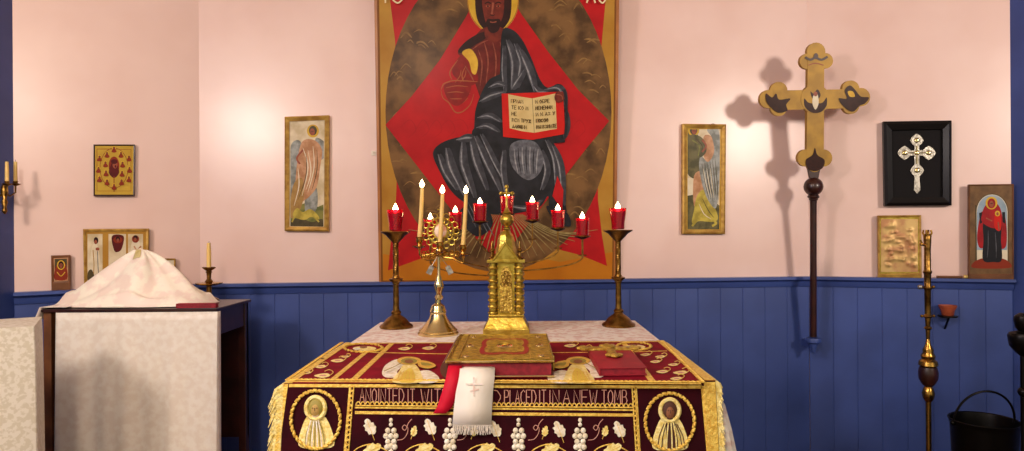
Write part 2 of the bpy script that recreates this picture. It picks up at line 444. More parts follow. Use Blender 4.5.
# crimson embroidered cover --------------------------------------------------
PT = Plane((0, 0, AZ + .0012), (0, 0, 1))
SL = 0.16                                                   # the front hangs slightly forward
PF = Plane((0, AY0 - .0012, AZ), V((0, -1, SL)).normalized())
cov = thing('embroidered_altar_cover', (-0.05, 1.81, 0.3), 'crimson velvet cover with gold embroidery and lettered band over the front of the altar', 'altar cloth')
cx0, cx1, cyb = -0.625, 0.522, 2.446
def fpt(x, z): return V((x, AY0 - .0012 - SL * (AZ - z), z))
mb = MB()
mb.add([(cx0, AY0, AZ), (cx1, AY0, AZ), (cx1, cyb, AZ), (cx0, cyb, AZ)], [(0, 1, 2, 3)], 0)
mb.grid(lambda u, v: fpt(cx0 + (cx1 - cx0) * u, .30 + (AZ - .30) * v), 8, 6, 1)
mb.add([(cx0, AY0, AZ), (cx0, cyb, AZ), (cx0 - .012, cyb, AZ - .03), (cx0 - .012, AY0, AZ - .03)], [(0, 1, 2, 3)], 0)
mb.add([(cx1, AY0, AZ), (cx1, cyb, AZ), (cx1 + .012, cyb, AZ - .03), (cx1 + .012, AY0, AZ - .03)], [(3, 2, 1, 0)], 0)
mb.build('velvet', [m_redvelvet, m_dimvelvet], cov, solid=.0016)
R_ = .0012
def braid(plane, pts, wd, m=m_thread, name='braid', off=.0012):
    """flat woven braid with thickness along a pixel polyline"""
    mb = MB()
    for (a, b) in zip(pts, pts[1:]):
        dx, dy = b[0] - a[0], b[1] - a[1]
        A, B = plane.hit(*a), plane.hit(*b); d = (B - A).normalized(); s_ = d.cross(plane.N).normalized() * wd / 2
        mb.prism([A - s_ - plane.N * 0, B - s_, B + s_, A + s_], plane.N * off)
    return mb.build(name, m, cov)
def scallop(plane, a, b, pitch, hgt, r=.0017, name='scalloped_braid', line=True):
    """a row of small arches standing on the line a-b; hgt>0 is to the left of travel seen from the front"""
    A, B = plane.hit(*a), plane.hit(*b); d = (B - A); L_ = d.length; d.normalize(); n = plane.N.cross(d)
    k = max(1, round(L_ / pitch)); mb = MB()
    for i in range(k):
        c = A + d * (L_ * (i + .5) / k)
        mb.tube([c + d * (L_ / k * .48 * math.cos(q)) + n * hgt * math.sin(q) + plane.N * .002 for q in [PI * j / 6 for j in range(7)]], r, 6)
    if line: mb.tube([A + plane.N * .002, B + plane.N * .002], r * 1.25, 6)
    return mb.build(name, m_thread, cov)
# outline of the top
braid(PT, [(289, 381.5), (701, 384)], .008)
scallop(PT, (289, 380.5), (701, 383), .0125, .012)
braid(PT, [(344, 343.5), (661, 341.5)], .009)
scallop(PT, (288, 381), (343, 343), .0125, .009); scallop(PT, (661, 342), (702, 383), .0125, .009)
braid(PT, [(333, 379.5), (365, 353)], .016); braid(PT, [(352.5, 381), (392, 343.5)], .018)
braid(PT, [(652, 381), (624, 343.5)], .018); braid(PT, [(372, 352.5), (440, 354), (628, 352)], .005); braid(PT, [(634, 352), (667, 351)], .005)
def edge_braid(a, b, wd, n):
    a, b = V(a), V(b); d = (b - a).normalized(); q = d.cross(n).normalized() * wd / 2; mb = MB(); mb.prism([a - q, b - q, b + q, a + q], n * .0016); mb.build('edge_braid', m_thread, cov)
edge_braid((cx0 + .011, AY0, AZ + .0012), (cx0 + .011, cyb, AZ + .0012), .02, V((0, 0, 1))); edge_braid((cx1 - .014, AY0, AZ + .0012), (cx1 - .014, cyb, AZ + .0012), .026, V((0, 0, 1)))
edge_braid(fpt(cx1 - .016, AZ - .003) + PF.N * .0012, fpt(cx1 - .016, .3) + PF.N * .0012, .030, PF.N)
# front
FL = lambda y: 287 - (y - 382) * 0.10
braid(PF, [(289, 385.5), (702, 387)], .008)
braid(PF, [(286, 384), (270, 500)], .012); braid(PF, [(703, 386), (713, 500)], .012)
braid(PF, [(350.5, 386), (341, 500)], .007); scallop(PF, (354, 500 * 0 + 386), (345, 500), .0125, -.0085)
braid(PF, [(635.5, 387), (642, 500)], .007); scallop(PF, (639, 500), (632, 387), .0125, -.0085)
braid(PF, [(355, 412.5), (633, 415)], .0075); braid(PF, [(355, 407.5), (633, 410)], .004); scallop(PF, (356, 405.5), (633, 407.5), .0125, .010)
# lettering of the band, drawn in thin thread
mb = MB()
for word, xa, xb, ya, yb in (('ANOINTED', 360, 404, 388.5, 402.5), ('IT', 407.5, 415, 389, 402.5), ('WITH', 421, 449, 389, 403), ('AND', 472, 500.5, 390, 404), ('PLACED', 504.5, 536, 390, 404), ('IT', 539, 546, 390, 404), ('IN', 549, 559, 390, 404),
                              ('A', 563, 570, 390, 404), ('NEW', 574, 597, 390, 404), ('TOMB', 601.5, 627, 390, 404)):
    mb = MB()
    for st in glyphs(word, xa, xb, ya, yb, gap=.3):
        mb.tube([PF.hit(x, y, .0022) for x, y in st], .0013, 5)
    mb.build('lettering', m_rosethread, cov)
# two medallions with half figures
def medallion(cx, cy, rx, ry, dark_face):
    mb = MB(); k = 30
    for i in range(k):
        a = 2 * PI * i / k; b = a + 2 * PI / k * 1.15
        p = [PF.hit(cx + (rx + rr) * math.cos(q), cy + (ry + rr) * math.sin(q), .004) for q, rr in ((a, 1.1), ((a + b) / 2, 0), (b, -1.1))]
        mb.tube(p, [.0022, .0048, .0022], 7)
    root = mb.build('medallion', m_thread, cov)
    pt = Painting(PF, .0012, .0006)
    hx, hy = cx, cy - ry * .40
    pt.area(m_thread2, [(cx - 17, cy + 26), (cx - 14, cy + 8), (cx - 8, cy - 4), (cx, cy - 6), (cx + 8, cy - 4), (cx + 15, cy + 8), (cx + 18, cy + 26), (cx, cy + 29)], True)
    if dark_face: pt.area(m_darkthread, [(cx - 3.5, cy - 2), (cx + 5, cy - 2), (cx + 6, cy + 28), (cx - 4, cy + 28)])
    for dx in ((-12, -8, 8, 12, 15) if dark_face else (-11, -6, -1, 4, 9)):
        pt.line(m_greenthread if not dark_face else m_darkthread, [(cx + dx * .45, cy + 2), (cx + dx * .85, cy + 14), (cx + dx, cy + 27)], 1.0)
    for dx in (-9.5, -3.5, 2, 6.5): pt.line(m_whitethread if not dark_face else m_thread2, [(cx + dx * .45, cy), (cx + dx * .85, cy + 14), (cx + dx, cy + 27)], 1.3)
    pt.build('half_figure', root)
    mb = MB()                                                  # padded halo, hair and face
    M_ = Matrix((PF.U, PF.W, PF.N)).transposed()
    mb.tube([PF.hit(x, y, .003) for x, y in ell(hx, hy, 9.5, 11, 24)], .0058, 7, 0, True)
    mb.ball(PF.hit(hx, hy, .0008), .024, 0, (.95, 1.1, .14), mx=M_)
    mb.ball(PF.hit(hx, hy - .5, .003), .0205, 1, (.95, 1.15, .34), mx=M_)
    mb.ball(PF.hit(hx, hy + 1.5, .005), .0145, 2, (.85, 1.25, .48), mx=M_)
    mb.ball(PF.hit(hx, hy + 6.5, .005), .010, 1 if dark_face else 3, (.9, 1.0, .3), mx=M_)
    for dx in (-2, 2): mb.ball(PF.hit(hx + dx, hy - .2, .0112), .0016, 4, mx=M_)
    mb.tube([PF.hit(hx, hy - .5, .0115), PF.hit(hx, hy + 2.8, .0118)], .0012, 5, 4)
    mb.tube([PF.hit(hx - 1.5, hy + 4.6, .0105), PF.hit(hx + 1.5, hy + 4.6, .0105)], .0008, 5, 4)
    mb.build('head', [m_thread2, m_darkthread if dark_face else m_greenthread, m_skinthread if dark_face else mat('tan_thread', 'B8944E', .7), mat('beige_thread', 'D8C0A0', .7), m_darkthread], root, smooth=True)
    return root
tag(medallion(316, 419.5, 24.5, 29, False), 'gold rope medallion of a pale bearded saint'); tag(medallion(669.5, 421.5, 24.5, 28.5, True), 'gold rope medallion of a dark-haired saint')
# vine: grapes, leaves, tendrils
M_F = Matrix((PF.U, PF.W, PF.N)).transposed()
def grapes(x, y, s=1.0):
    mb = MB(); k = s
    pos = [(0, -12), (0, -7.5), (-3, -1.5), (3, -1.5), (-5, 4), (0, 4), (5, 4), (-3, 9.5), (3, 9.5), (0, 14), (-4, 15), (4, 15), (0, 20)]
    for i, (dx, dy) in enumerate(pos):
        mb.ball(PF.hit(x + dx * k, y + dy * k, .002), .0072 * k * (.75 if i < 2 else 1), 0, (1, 1.08, .55), 10, 6, M_F)
    return mb.build('grape_cluster', m_whitethread, cov, smooth=True)
def leaf_pts(x, y, s, rot, flip=1):
    base = [(0, -11), (3, -8), (3.6, -4.5), (6, -4), (6, 0), (7.5, 2), (6, 5), (5, 8), (2, 10), (-1, 8.5), (-4, 8), (-4.5, 4), (-6.5, 2), (-5.5, -1), (-6.5, -4.5), (-3.5, -5.5), (-3.6, -9)]
    c, s_ = math.cos(rot), math.sin(rot)
    return [(x + flip * s * (u * c - v * s_), y + s * (u * s_ + v * c)) for u, v in base]
def leaf(x, y, s, rot, m, flip=1, vein=m_thread):
    pts = smooth_closed(leaf_pts(x, y, s, rot, flip), 3)
    mb = MB(); mb.prism([PF.hit(a, b, .0005) for a, b in pts], PF.N * .0035)
    c, s_ = math.cos(rot), math.sin(rot)
    mb.tube([PF.hit(x + flip * s * (-v * s_), y + s * v * c, .0042) for v in (-9, -3, 3, 9)], .0007, 5, 1)
    mb.tube([PF.hit(x + flip * s * (-v * s_), y + s * v * c, .0035) for v in (9, 14, 17)], .0009, 5, 1)
    return mb.build('vine_leaf', [m, vein], cov)
def tendril(x, y, fl=1):
    mb = MB()
    p = smooth_open([(x + fl * (-11), y + 9), (x + fl * (-5), y + 8), (x + fl * -1, y + 3), (x, y - 3), (x + fl * -3.5, y - 6), (x + fl * -5.5, y - 3), (x + fl * -2.5, y - 1), (x + fl * .5, y - 8), (x + fl * 4, y - 12)])
    mb.tube([PF.hit(a, b, .0018) for a, b in p], .001, 5)
    return mb.build('tendril', m_rosethread, cov)
for x in (391, 450, 518.5, 580): grapes(x, 432)
for x, y in ((370, 427), (430, 427), (495, 429), (559, 429.5), (619, 429.5)): leaf(x, y, .82, -.35, m_whitethread)
for x in (414, 545, 605, 474): tendril(x - 6, 431); leaf(x, 431, .5, .35, m_thread2)
def scroll(x, y, fl):
    mb = MB(); p = smooth_open([(x - 22 * fl, y + 9), (x - 14 * fl, y + 1), (x, y - 3), (x + 12 * fl, y + 2), (x + 24 * fl, y + 9), (x + 36 * fl, y + 8)])
    mb.tube([PF.hit(a, b, .002) for a, b in p], .0017, 6); mb.build('vine_stem', m_thread, cov)
for x in (372, 424, 486, 550, 612): scroll(x, 447, 1); leaf(x, 450, .95, 1.1, m_thread2)
for x in (376, 430, 490, 556, 606): grapes(x, 492, 1.05); leaf(x + 26, 488, .95, -.3, m_whitethread)
# embroidery lying on the top panels
def top_motif(name, fn):
    p = Painting(PT, .0006, .0005); fn(p); return p.build(name, cov)
def wreath(cx, cy, rx, ry):
    mb = MB()
    for i in range(24):
        a = 2 * PI * i / 24; b = a + .3
        mb.tube([PT.hit(cx + (rx + k) * math.cos(q), cy + (ry + k * .25) * math.sin(q), .003) for q, k in ((a, 1.2), ((a + b) / 2, 0), (b, -1.2))], [.002, .0045, .002], 6)
    r_ = mb.build('top_medallion', m_thread, cov)
    p = Painting(PT, .0008, .0005)
    p.area(m_thread2, ell(cx + 1, cy + .3, rx * .62, ry * .55)).area(m_skinthread, ell(cx, cy - 1, rx * .2, ry * .3)).area(m_whitethread, ell(cx - rx * .35, cy + 1, rx * .2, ry * .28))
    p.build('half_figure', r_)
wreath(363.5, 348.5, 19, 4.2); wreath(634, 347, 17, 4)
def angel(cx, fl):
    def fn(p):
        X = lambda v: cx + fl * v
        p.area(m_whitethread, [(X(-27), 374), (X(-24), 366), (X(-14), 360), (X(-4), 360), (X(-6), 366), (X(-12), 372), (X(-10), 377), (X(-22), 378)], True)
        p.area(m_whitethread, [(X(8), 373), (X(20), 371), (X(30), 378), (X(26), 383), (X(8), 383)], True)
        p.area(m_thread2, [(X(-16), 383), (X(-10), 372), (X(-4), 364), (X(6), 365), (X(12), 374), (X(12), 383)], True)
        p.area(mat('yellow_thread', 'E8CC50', .5), [(X(-10), 382), (X(-4), 372), (X(2), 369), (X(6), 376), (X(4), 383)], True)
        p.area(m_thread, ell(X(0), 361.5, 12, 4)); p.area(m_greenthread, ell(X(0), 362, 8, 2.8)); p.area(m_skinthread, ell(X(0), 362.6, 4.5, 2.0))
        p.area(m_thread, [(X(10), 362), (X(20), 363), (X(27), 367), (X(20), 370), (X(10), 368)], True); p.area(m_greenthread, [(X(12), 364), (X(20), 365), (X(23), 367), (X(14), 367)], True)
        for k in range(5): p.line(m_thread, [(X(-12 + 4 * k), 382), (X(-8 + 3 * k), 373)], .9)
        p.line(m_greenthread, [(X(-25), 374), (X(-14), 369), (X(-7), 365)], .8)
    return top_motif('embroidered_angel', fn)
angel(409, 1); angel(578, -1)
def flourish(pts, nm='gold_flourish'):
    for x, y, r in pts:
        def fn(p):
            p.area(m_thread2, [(x - r, y), (x - r * .3, y - r * .22), (x + r * .7, y - r * .28), (x + r, y + r * .02), (x + r * .2, y + r * .26), (x - r * .5, y + r * .2)], True)
            p.area(m_rosethread, ell(x + r * .1, y, r * .45, r * .11, 12))
            p.line(m_thread, [(x + r, y), (x + r * 1.4, y - r * .4), (x + r * .9, y - r * .7), (x + r * .3, y - r * .5)], .8)
        top_motif(nm, fn)
flourish([(306, 373, 5), (322, 376, 8), (320, 367, 6), (337, 361, 6.5), (322, 359, 5), (345, 357, 4)])
flourish([(662, 372, 6), (680, 373, 7), (655, 362, 5), (673, 365, 5), (645, 355, 5), (660, 357, 5), (676, 379, 6)])
flourish([(404, 349, 6), (428, 348.5, 6), (570, 346, 6), (585, 349, 5)])
# fringe: countless threads down both edges
mb = MB()
def strand(a, out, L_):
    b = a + out * L_ * .55 + V((0, 0, -L_ * .3)); c = a + out * L_ * .85 + V((0, random.uniform(-.008, .008), -L_))
    mb.tube([a, b, c], [.0022, .0025, .0012], 4)
for i in range(150):
    y = AY0 + (cyb - AY0) * (i + random.random()) / 150
    strand(V((cx0 - .006, y, AZ - .004)), V((-1, 0, 0)), random.uniform(.024, .036)); strand(V((cx1 + .006, y, AZ - .004)), V((1, 0, 0)), random.uniform(.012, .018))
for i in range(300):
    z = .31 + (AZ - .31) * (i + random.random()) / 300
    L_ = random.uniform(.028, .044)
    strand(fpt(cx0 - .001, z), V((-1, random.uniform(-.15, .1), 0)), L_); strand(fpt(cx1 + .001, z), V((1, random.uniform(-.15, .1), 0)), L_ * .45)
tag(mb.build('fringe', m_thread2, cov), kind='stuff')

# ================================================================== ON THE ALTAR
# gospel book
BX0, BX1, BY0, BY1 = -0.206, 0.096, 1.842, 2.286
bz = AZ + .0035
bk = thing('gospel_book', ((BX0 + BX1) / 2, (BY0 + BY1) / 2, bz), 'thick gilt-covered gospel book with red page edges lying on the altar', 'book')
mb = MB(); mb.box((BX0 + .006, BY0, bz), (BX1, BY1, bz + .006)); mb.build('back_cover', m_leather, bk, bevel=.002)
mb = MB(); mb.box((BX0 + .012, BY0 + .008, bz + .006), (BX1 - .008, BY1 - .008, bz + .041)); mb.build('page_block', m_pages, bk)
mb = MB(); mb.box((BX0 + .006, BY0, bz + .041), (BX1, BY1, bz + .048)); fc = mb.build('front_cover', m_bookgold, bk, bevel=.002)
mb = MB(); q = [(BX0 + .012 - .02 * math.sin(a), bz + .024 - .024 * math.cos(a)) for a in [PI * k / 8 for k in range(9)]]
mb.prism([V((x, BY0 + .001, z)) for x, z in q], (0, BY1 - BY0 - .002, 0)); mb.build('spine', m_leather, bk, smooth=True)
ct = bz + .048
PB = Plane((0, 0, ct), (0, 0, 1))
mb = MB()                                                     # border ribs, red quatrefoil and studs on the cover
for x in (BX0 + .016, BX0 + .04): mb.tube([(x, BY0 + .004, ct), (x, BY1 - .004, ct)], .003, 6)
mb.tube([(BX0 + .01, BY0 + .003, ct), (BX1 - .003, BY0 + .003, ct), (BX1 - .003, BY1 - .003, ct), (BX0 + .01, BY1 - .003, ct)], .0035, 6, 0, True)
mb.build('cover_border', m_gold, fc, smooth=True)
pb = Painting(PB, .0006, .0008)
m_enamel = mat('red_enamel', 'A8202C', .35)
ccx, ccy = (BX0 + BX1) / 2 + .012, (BY0 + BY1) / 2
def bpoly(m, fn, n=48):
    pts = []
    for i in range(n):
        a = 2 * PI * i / n; rx, ry = fn(a); pts.append(V((ccx + rx * math.cos(a), ccy + ry * math.sin(a), ct + pb.off + .0006)))
    pb.off += .0008; pb.mb.poly(pts, pb.mi(m))
bpoly(m_enamel, lambda a: ((lambda t: (.066 + .026 * t, .125 + .055 * t))(abs(((4 * a / PI + 1) % 2) - 1))))
bpoly(m_bookgold, lambda a: ((lambda t: (.052 + .024 * t, .098 + .05 * t))(abs(((4 * a / PI + 1) % 2) - 1))))
pb.build('cover_ornament', fc)
mb = MB()
for sx in (-1, 1):
    for sy in (-1, 0, 1):
        mb = MB(); mb.ball((ccx + sx * .105, ccy + sy * .165, ct + .001), .009 if sy else .012, 0, (1, 1.3, .5)); mb.build('cover_stud', m_palegold, fc, smooth=True)
mb = MB(); mb.ball((ccx, ccy, ct + .001), .026, 0, (1, 1.5, .3)); mb.build('cover_boss', m_palegold, fc, smooth=True)
for y in (BY0 + .09, BY1 - .09):
    mb = MB(); mb.box((BX1 + .0002, y - .012, bz + .004), (BX1 + .004, y + .012, bz + .044)); mb.build('clasp', m_gold, bk, bevel=.001)
mb = MB(); mb.tube([(BX0 + .01, BY0 - .001, bz + .046), (BX1, BY0 - .001, bz + .046)], .0025, 6)
mb.tube([(BX0 + .012, BY0 - .001, bz + .004), (BX1, BY0 - .001, bz + .004)], .003, 6); mb.build('gilt_edging', m_palegold, bk, smooth=True)
# ribbons: a strip follows a path in (Y,Z) while x runs between two edges
def strip(name, m, parent, edge_pts, th=.0012):
    mb = MB(); n = len(edge_pts)
    vs = [V(p) for e in edge_pts for p in e]
    mb.add(vs, [(2 * i, 2 * i + 1, 2 * i + 3, 2 * i + 2) for i in range(n - 1)])
    return mb.build(name, m, parent, smooth=True, solid=th)
PFo = PF.moved(.013)
def hang(px0, px1, py): return (PFo.hit(px0, py), PFo.hit(px1, py))
def atyz(px, Y, z):
    return V(((px - CX) / F * Y, Y, z))
rib = strip('ribbon_marker', m_redribbon, bk, [
    (atyz(449, 1.86, bz + .034), atyz(462, 1.86, bz + .034)), (atyz(447, 1.835, bz + .033), atyz(461, 1.835, bz + .033)),
    (atyz(445, 1.806, bz + .012), atyz(459, 1.806, bz + .012)), hang(443, 458, 389), hang(440, 456, 398), hang(437, 452, 407), hang(433, 446, 413.5)])
wr = strip('fringed_ribbon', m_whitecloth, None, [
    (atyz(459, 1.86, bz + .030), atyz(493, 1.86, bz + .030)), (atyz(459, 1.828, bz + .029), atyz(494, 1.828, bz + .029)),
    (atyz(458, 1.798, bz + .012), atyz(493.5, 1.798, bz + .012)), (PFo.hit(456, 392, .004), PFo.hit(493, 392, .004)), (PFo.hit(454, 408, .005), PFo.hit(492, 408, .005)), (PFo.hit(452.5, 425, .005), PFo.hit(491.5, 425, .005))])
tag(wr, 'white ribbon with a fringed end hanging from the gospel book over the altar front', 'ribbon')
mb = MB()
for i in range(46):
    x = 453 + 38 * i / 45
    mb.tube([PFo.hit(x, 424.5, .005), PFo.hit(x + random.uniform(-.6, .6), 430, .006), PFo.hit(x - .5 + random.uniform(-1, 1), 434 + random.uniform(-1, 1), .005)], .0009, 4)
tag(mb.build('ribbon_fringe', m_whitecloth, wr), kind='stuff')
pe = Painting(PFo, .0062, .0001)
for st in ([(474, 377), (474, 396)], [(466, 384), (483, 384)], [(470, 391), (479, 389)]): pe.line(m_lace, st, 1.6, False)
pe.build('white_embroidery', wr)
# slim red book with a gilt blessing cross lying on it
RX0, RX1, RY0, RY1 = .2195, .351, 1.862, 2.165
rz = AZ + .0035
rb = thing('red_book', ((RX0 + RX1) / 2, (RY0 + RY1) / 2, rz), 'slim red cloth-covered book lying right of the gospel book', 'book')
mb = MB(); mb.box((RX0, RY0, rz), (RX1, RY1, rz + .003)); mb.box((RX0, RY0, rz + .019), (RX1, RY1, rz + .022)); mb.box((RX0, RY0, rz + .003), (RX0 + .004, RY1, rz + .019)); mb.build('cover', m_redcloth, rb, bevel=.001)
mb = MB(); mb.box((RX0 + .0042, RY0 + .004, rz + .0032), (RX1 - .004, RY1 - .004, rz + .0188)); mb.build('page_block', m_pages, rb)
hz = rz + .0225
hc = MB()
hx, hy = .282, 2.135
def bud(x, y, r): hc.ball((x, y, hz + .006), r, 0, (1, 1, .45))
hc.box((hx - .011, hy - .12, hz), (hx + .011, hy + .03, hz + .009)); hc.box((hx - .085, hy - .012, hz), (hx + .085, hy + .012, hz + .0085))
for x, y in ((-.09, 0), (-.08, .016), (-.08, -.016), (.09, 0), (.08, .016), (.08, -.016), (0, .045), (.014, .034), (-.014, .034), (0, -.135), (.014, -.122), (-.014, -.122)): bud(hx + x, hy + y, .013)
hc.ball((hx, hy, hz + .007), .022, 0, (1, 1, .5))
o = hc.build('blessing_cross', m_bookgold, smooth=True); tag(o, 'small gilt hand cross with budded ends lying on the slim red book', 'cross')

def flame_part(parent, c, h):
    mb = MB(); mb.tube([c, c + V((0, 0, h * .3))], .0008, 5); mb.build('wick', m_wick, parent)
    mb = MB(); mb.lathe([(.0004, h * .08), (h * .2, h * .22), (h * .27, h * .42), (h * .18, h * .7), (h * .05, h * .92), (.0004, h)], c, 12)
    mb.build('flame', m_flame, parent, smooth=True)
# tall brass stands with red glass cups
ZC = AZ - .004 + .0005
def stand_proto(loc, label, group):
    st = thing('candle_stand', (0, 0, 0), label, 'candle stand', group)
    mb = MB(); mb.lathe([(.068, 0), (.07, .006), (.066, .012), (.056, .018), (.046, .032), (.034, .042), (.022, .05), (.018, .056), (.021, .06), (.021, .066), (.014, .072), (.012, .1)], (0, 0, 0), 32); mb.build('base', m_oldbrass, st, smooth=True)
    mb = MB(); mb.lathe([(.0125, .1), (.0115, .18), (.015, .184), (.015, .188), (.028, .2), (.029, .204), (.016, .208), (.013, .216)], (0, 0, 0), 24); mb.build('knop', m_oldbrass, st, smooth=True)
    mb = MB()
    for k in range(3):
        mb.tube([(.0058 * math.cos(5.5 * 2 * PI * i / 44 + k * 2 * PI / 3), .0058 * math.sin(5.5 * 2 * PI * i / 44 + k * 2 * PI / 3), .214 + .145 * i / 44) for i in range(45)], .0068, 7)
    mb.build('twisted_shaft', m_oldbrass, st, smooth=True)
    mb = MB(); mb.lathe([(.012, .355), (.018, .362), (.03, .374), (.04, .386), (.058, .397), (.062, .4), (.06, .403), (.03, .397), (.001, .395)], (0, 0, 0), 28); mb.build('drip_pan', m_oldbrass, st, smooth=True)
    st.location = loc; return st
def cup_proto(h, r0, r1, label, group, wax=.62, fl=.03):
    c = thing('votive_cup', (0, 0, 0), label, 'votive candle', group)
    mb = MB(); mb.lathe([(r0 * .9, 0), (r0, .003), (r0 * 1.02, h * .3), (r1 * .94, h * .75), (r1, h), (r1 - .002, h), (r1 * .94 - .002, h * .75), (r0 * 1.02 - .002, h * .3), (r0 - .002, .006), (.001, .005)], (0, 0, 0), 24); mb.build('glass', m_redglass, c, smooth=True)
    mb = MB(); ww = r0 + (r1 - r0) * wax - .0035; mb.lathe([(r0 * .86, .0065), (ww * .97, h * wax), (ww * .6, h * wax - .002), (.001, h * wax - .003)], (0, 0, 0), 20); mb.build('wax', m_redwax, c, smooth=True)
    flame_part(c, V((0, 0, h * wax - .003)), fl + h * (1 - wax) * .6)
    return c
s1 = stand_proto(V((-.513, 2.85, ZC)), 'tall brass candle stand at the left back corner of the altar', 'brass candle stands')
s2 = dup(s1, V((.419, 2.85, ZC)), 'tall brass candle stand at the right back corner of the altar')
vc = cup_proto(.088, .027, .036, 'red glass votive cup burning on the left tall candle stand', 'red votives on the tall stands', .84, .036)
vc.location = V((-.513, 2.85, ZC + .4055)); dup(vc, V((.419, 2.85, ZC + .4055)), 'red glass votive cup burning on the right tall candle stand')

# gilt gothic tabernacle
TB = 2.63; TK = TB / F
tx = (505.5 - CX) * TK
def tz(y): return EYE.z - (y - CY) * TK
tb = thing('tabernacle', (tx, 2.72, ZC), 'gilt gothic shrine with gable, ringed columns and orb at the altar centre', 'tabernacle')
def frustum(mb, hw0, hd0, z0, hw1, hd1, z1, cy=2.72, mi=0):
    vs = [(tx - hw0, cy - hd0, z0), (tx + hw0, cy - hd0, z0), (tx + hw0, cy + hd0, z0), (tx - hw0, cy + hd0, z0), (tx - hw1, cy - hd1, z1), (tx + hw1, cy - hd1, z1), (tx + hw1, cy + hd1, z1), (tx - hw1, cy + hd1, z1)]
    mb.add(vs, [(3, 2, 1, 0), (4, 5, 6, 7), (0, 1, 5, 4), (1, 2, 6, 5), (2, 3, 7, 6), (3, 0, 4, 7)], mi)
mb = MB(); frustum(mb, .09, .09, ZC, .09, .09, ZC + .022); frustum(mb, .087, .087, ZC + .022, .066, .066, tz(318)); frustum(mb, .069, .069, tz(318), .069, .069, tz(315.5)); mb.build('base', m_gold, tb, bevel=.002)
zb, ze, za = tz(315.5), tz(263), tz(247)
mb = MB(); frustum(mb, .034, .052, zb, .034, .052, ze); mb.build('body', m_gold, tb, bevel=.002)
yf = 2.72 - .052
mb = MB()                                                     # arched door with tracery
mb.prism([V((tx + x, yf - .0002, z)) for x, z in [(-.024, zb + .008), (.024, zb + .008), (.024, ze - .05), (.014, ze - .025), (0, ze - .012), (-.014, ze - .025), (-.024, ze - .05)]], (0, -.004, 0))
for x in (-.012, 0, .012):
    mb.tube([(tx + x, yf - .005, zb + .012), (tx + x, yf - .005, ze - .05)], .0016, 6)
mb.build('door', m_bookgold, tb)
mb = MB()
for cx_, cz in ((-.012, ze - .055), (.012, ze - .055), (0, ze - .04), (-.008, ze - .07), (.008, ze - .07), (0, ze - .085), (-.014, ze - .085), (.014, ze - .085)):
    mb.tube([(tx + cx_ + .007 * math.cos(a), yf - .006, cz + .007 * math.sin(a)) for a in [2 * PI * i / 12 for i in range(12)]], .0015, 5, 0, True)
mb.build('tracery', m_oldbrass, tb)
for sx in (-1, 1):
    for dy in (-1, 1):
        mb = MB(); pr = [(.014, zb)]
        for k in range(8):
            z0 = zb + (ze - zb) * k / 8; dz = (ze - zb) / 8
            pr += [(.019, z0 + dz * .05), (.021, z0 + dz * .25), (.019, z0 + dz * .42), (.0145, z0 + dz * .5), (.0145, z0 + dz * .95)]
        mb.lathe(pr, (tx + sx * .052, 2.72 + dy * .048, 0), 14); mb.build('column', m_gold, tb, smooth=True)
        mb = MB(); zz = ze + .012
        mb.lathe([(.012, zz), (.013, zz + .006), (.007, zz + .012), (.006, zz + .03), (.011, zz + .034), (.011, zz + .038), (.005, zz + .044), (.004, zz + .06), (.001, zz + .072)], (tx + sx * .055, 2.72 + dy * .05, 0), 10); mb.build('pinnacle', m_oldbrass, tb, smooth=True)
mb = MB(); frustum(mb, .074, .072, ze, .074, .072, ze + .012); mb.build('cornice', m_gold, tb, bevel=.0015)
mb = MB()
mb.prism([V((tx - .046, 2.72 - .07, ze + .012)), V((tx + .046, 2.72 - .07, ze + .012)), V((tx, 2.72 - .07, za + .012))], (0, .14, 0))
for sx in (-1, 1): mb.tube([(tx + sx * .05, 2.72 - .071, ze + .01), (tx, 2.72 - .071, za + .016)], .005, 7)
mb.build('gable', m_gold, tb, smooth=False)
mb = MB(); z0 = ze + .012
mb.lathe([(.042, z0), (.042, tz(250)), (.036, tz(246)), (.034, tz(240)), (.028, tz(235)), (.018, tz(232)), (.012, tz(230))], (tx, 2.72, 0), 8); mb.build('dome', m_gold, tb)
mb = MB(); oc = tz(219.5)
mb.lathe([(.012, tz(231)), (.007, tz(229.8)), (.015, tz(229)), (.015, tz(228)), (.007, tz(227))] + [(.0275 * math.sin(a), oc - .0275 * math.cos(a)) for a in [PI * k / 14 for k in range(2, 12)]] + [(.008, tz(213.2)), (.016, tz(213)), (.018, tz(211.5)), (.01, tz(210)), (.006, tz(207))], (tx + .004, 2.72, 0), 18)
mb.build('orb', m_gold, tb, smooth=True)
mb = MB(); cz = tz(195); xx = tx + .004
mb.tube([(xx, 2.72, tz(208)), (xx, 2.72, tz(186))], .0045, 8); mb.tube([(xx - .02, 2.72, tz(192)), (xx + .02, 2.72, tz(192))], .0045, 8)
for dx, z in ((-.022, tz(192)), (.022, tz(192)), (0, tz(185))): mb.ball((xx + dx, 2.72, z), .008)
mb.ball((xx, 2.72, tz(192)), .009); mb.build('cross', m_gold, tb, smooth=True)

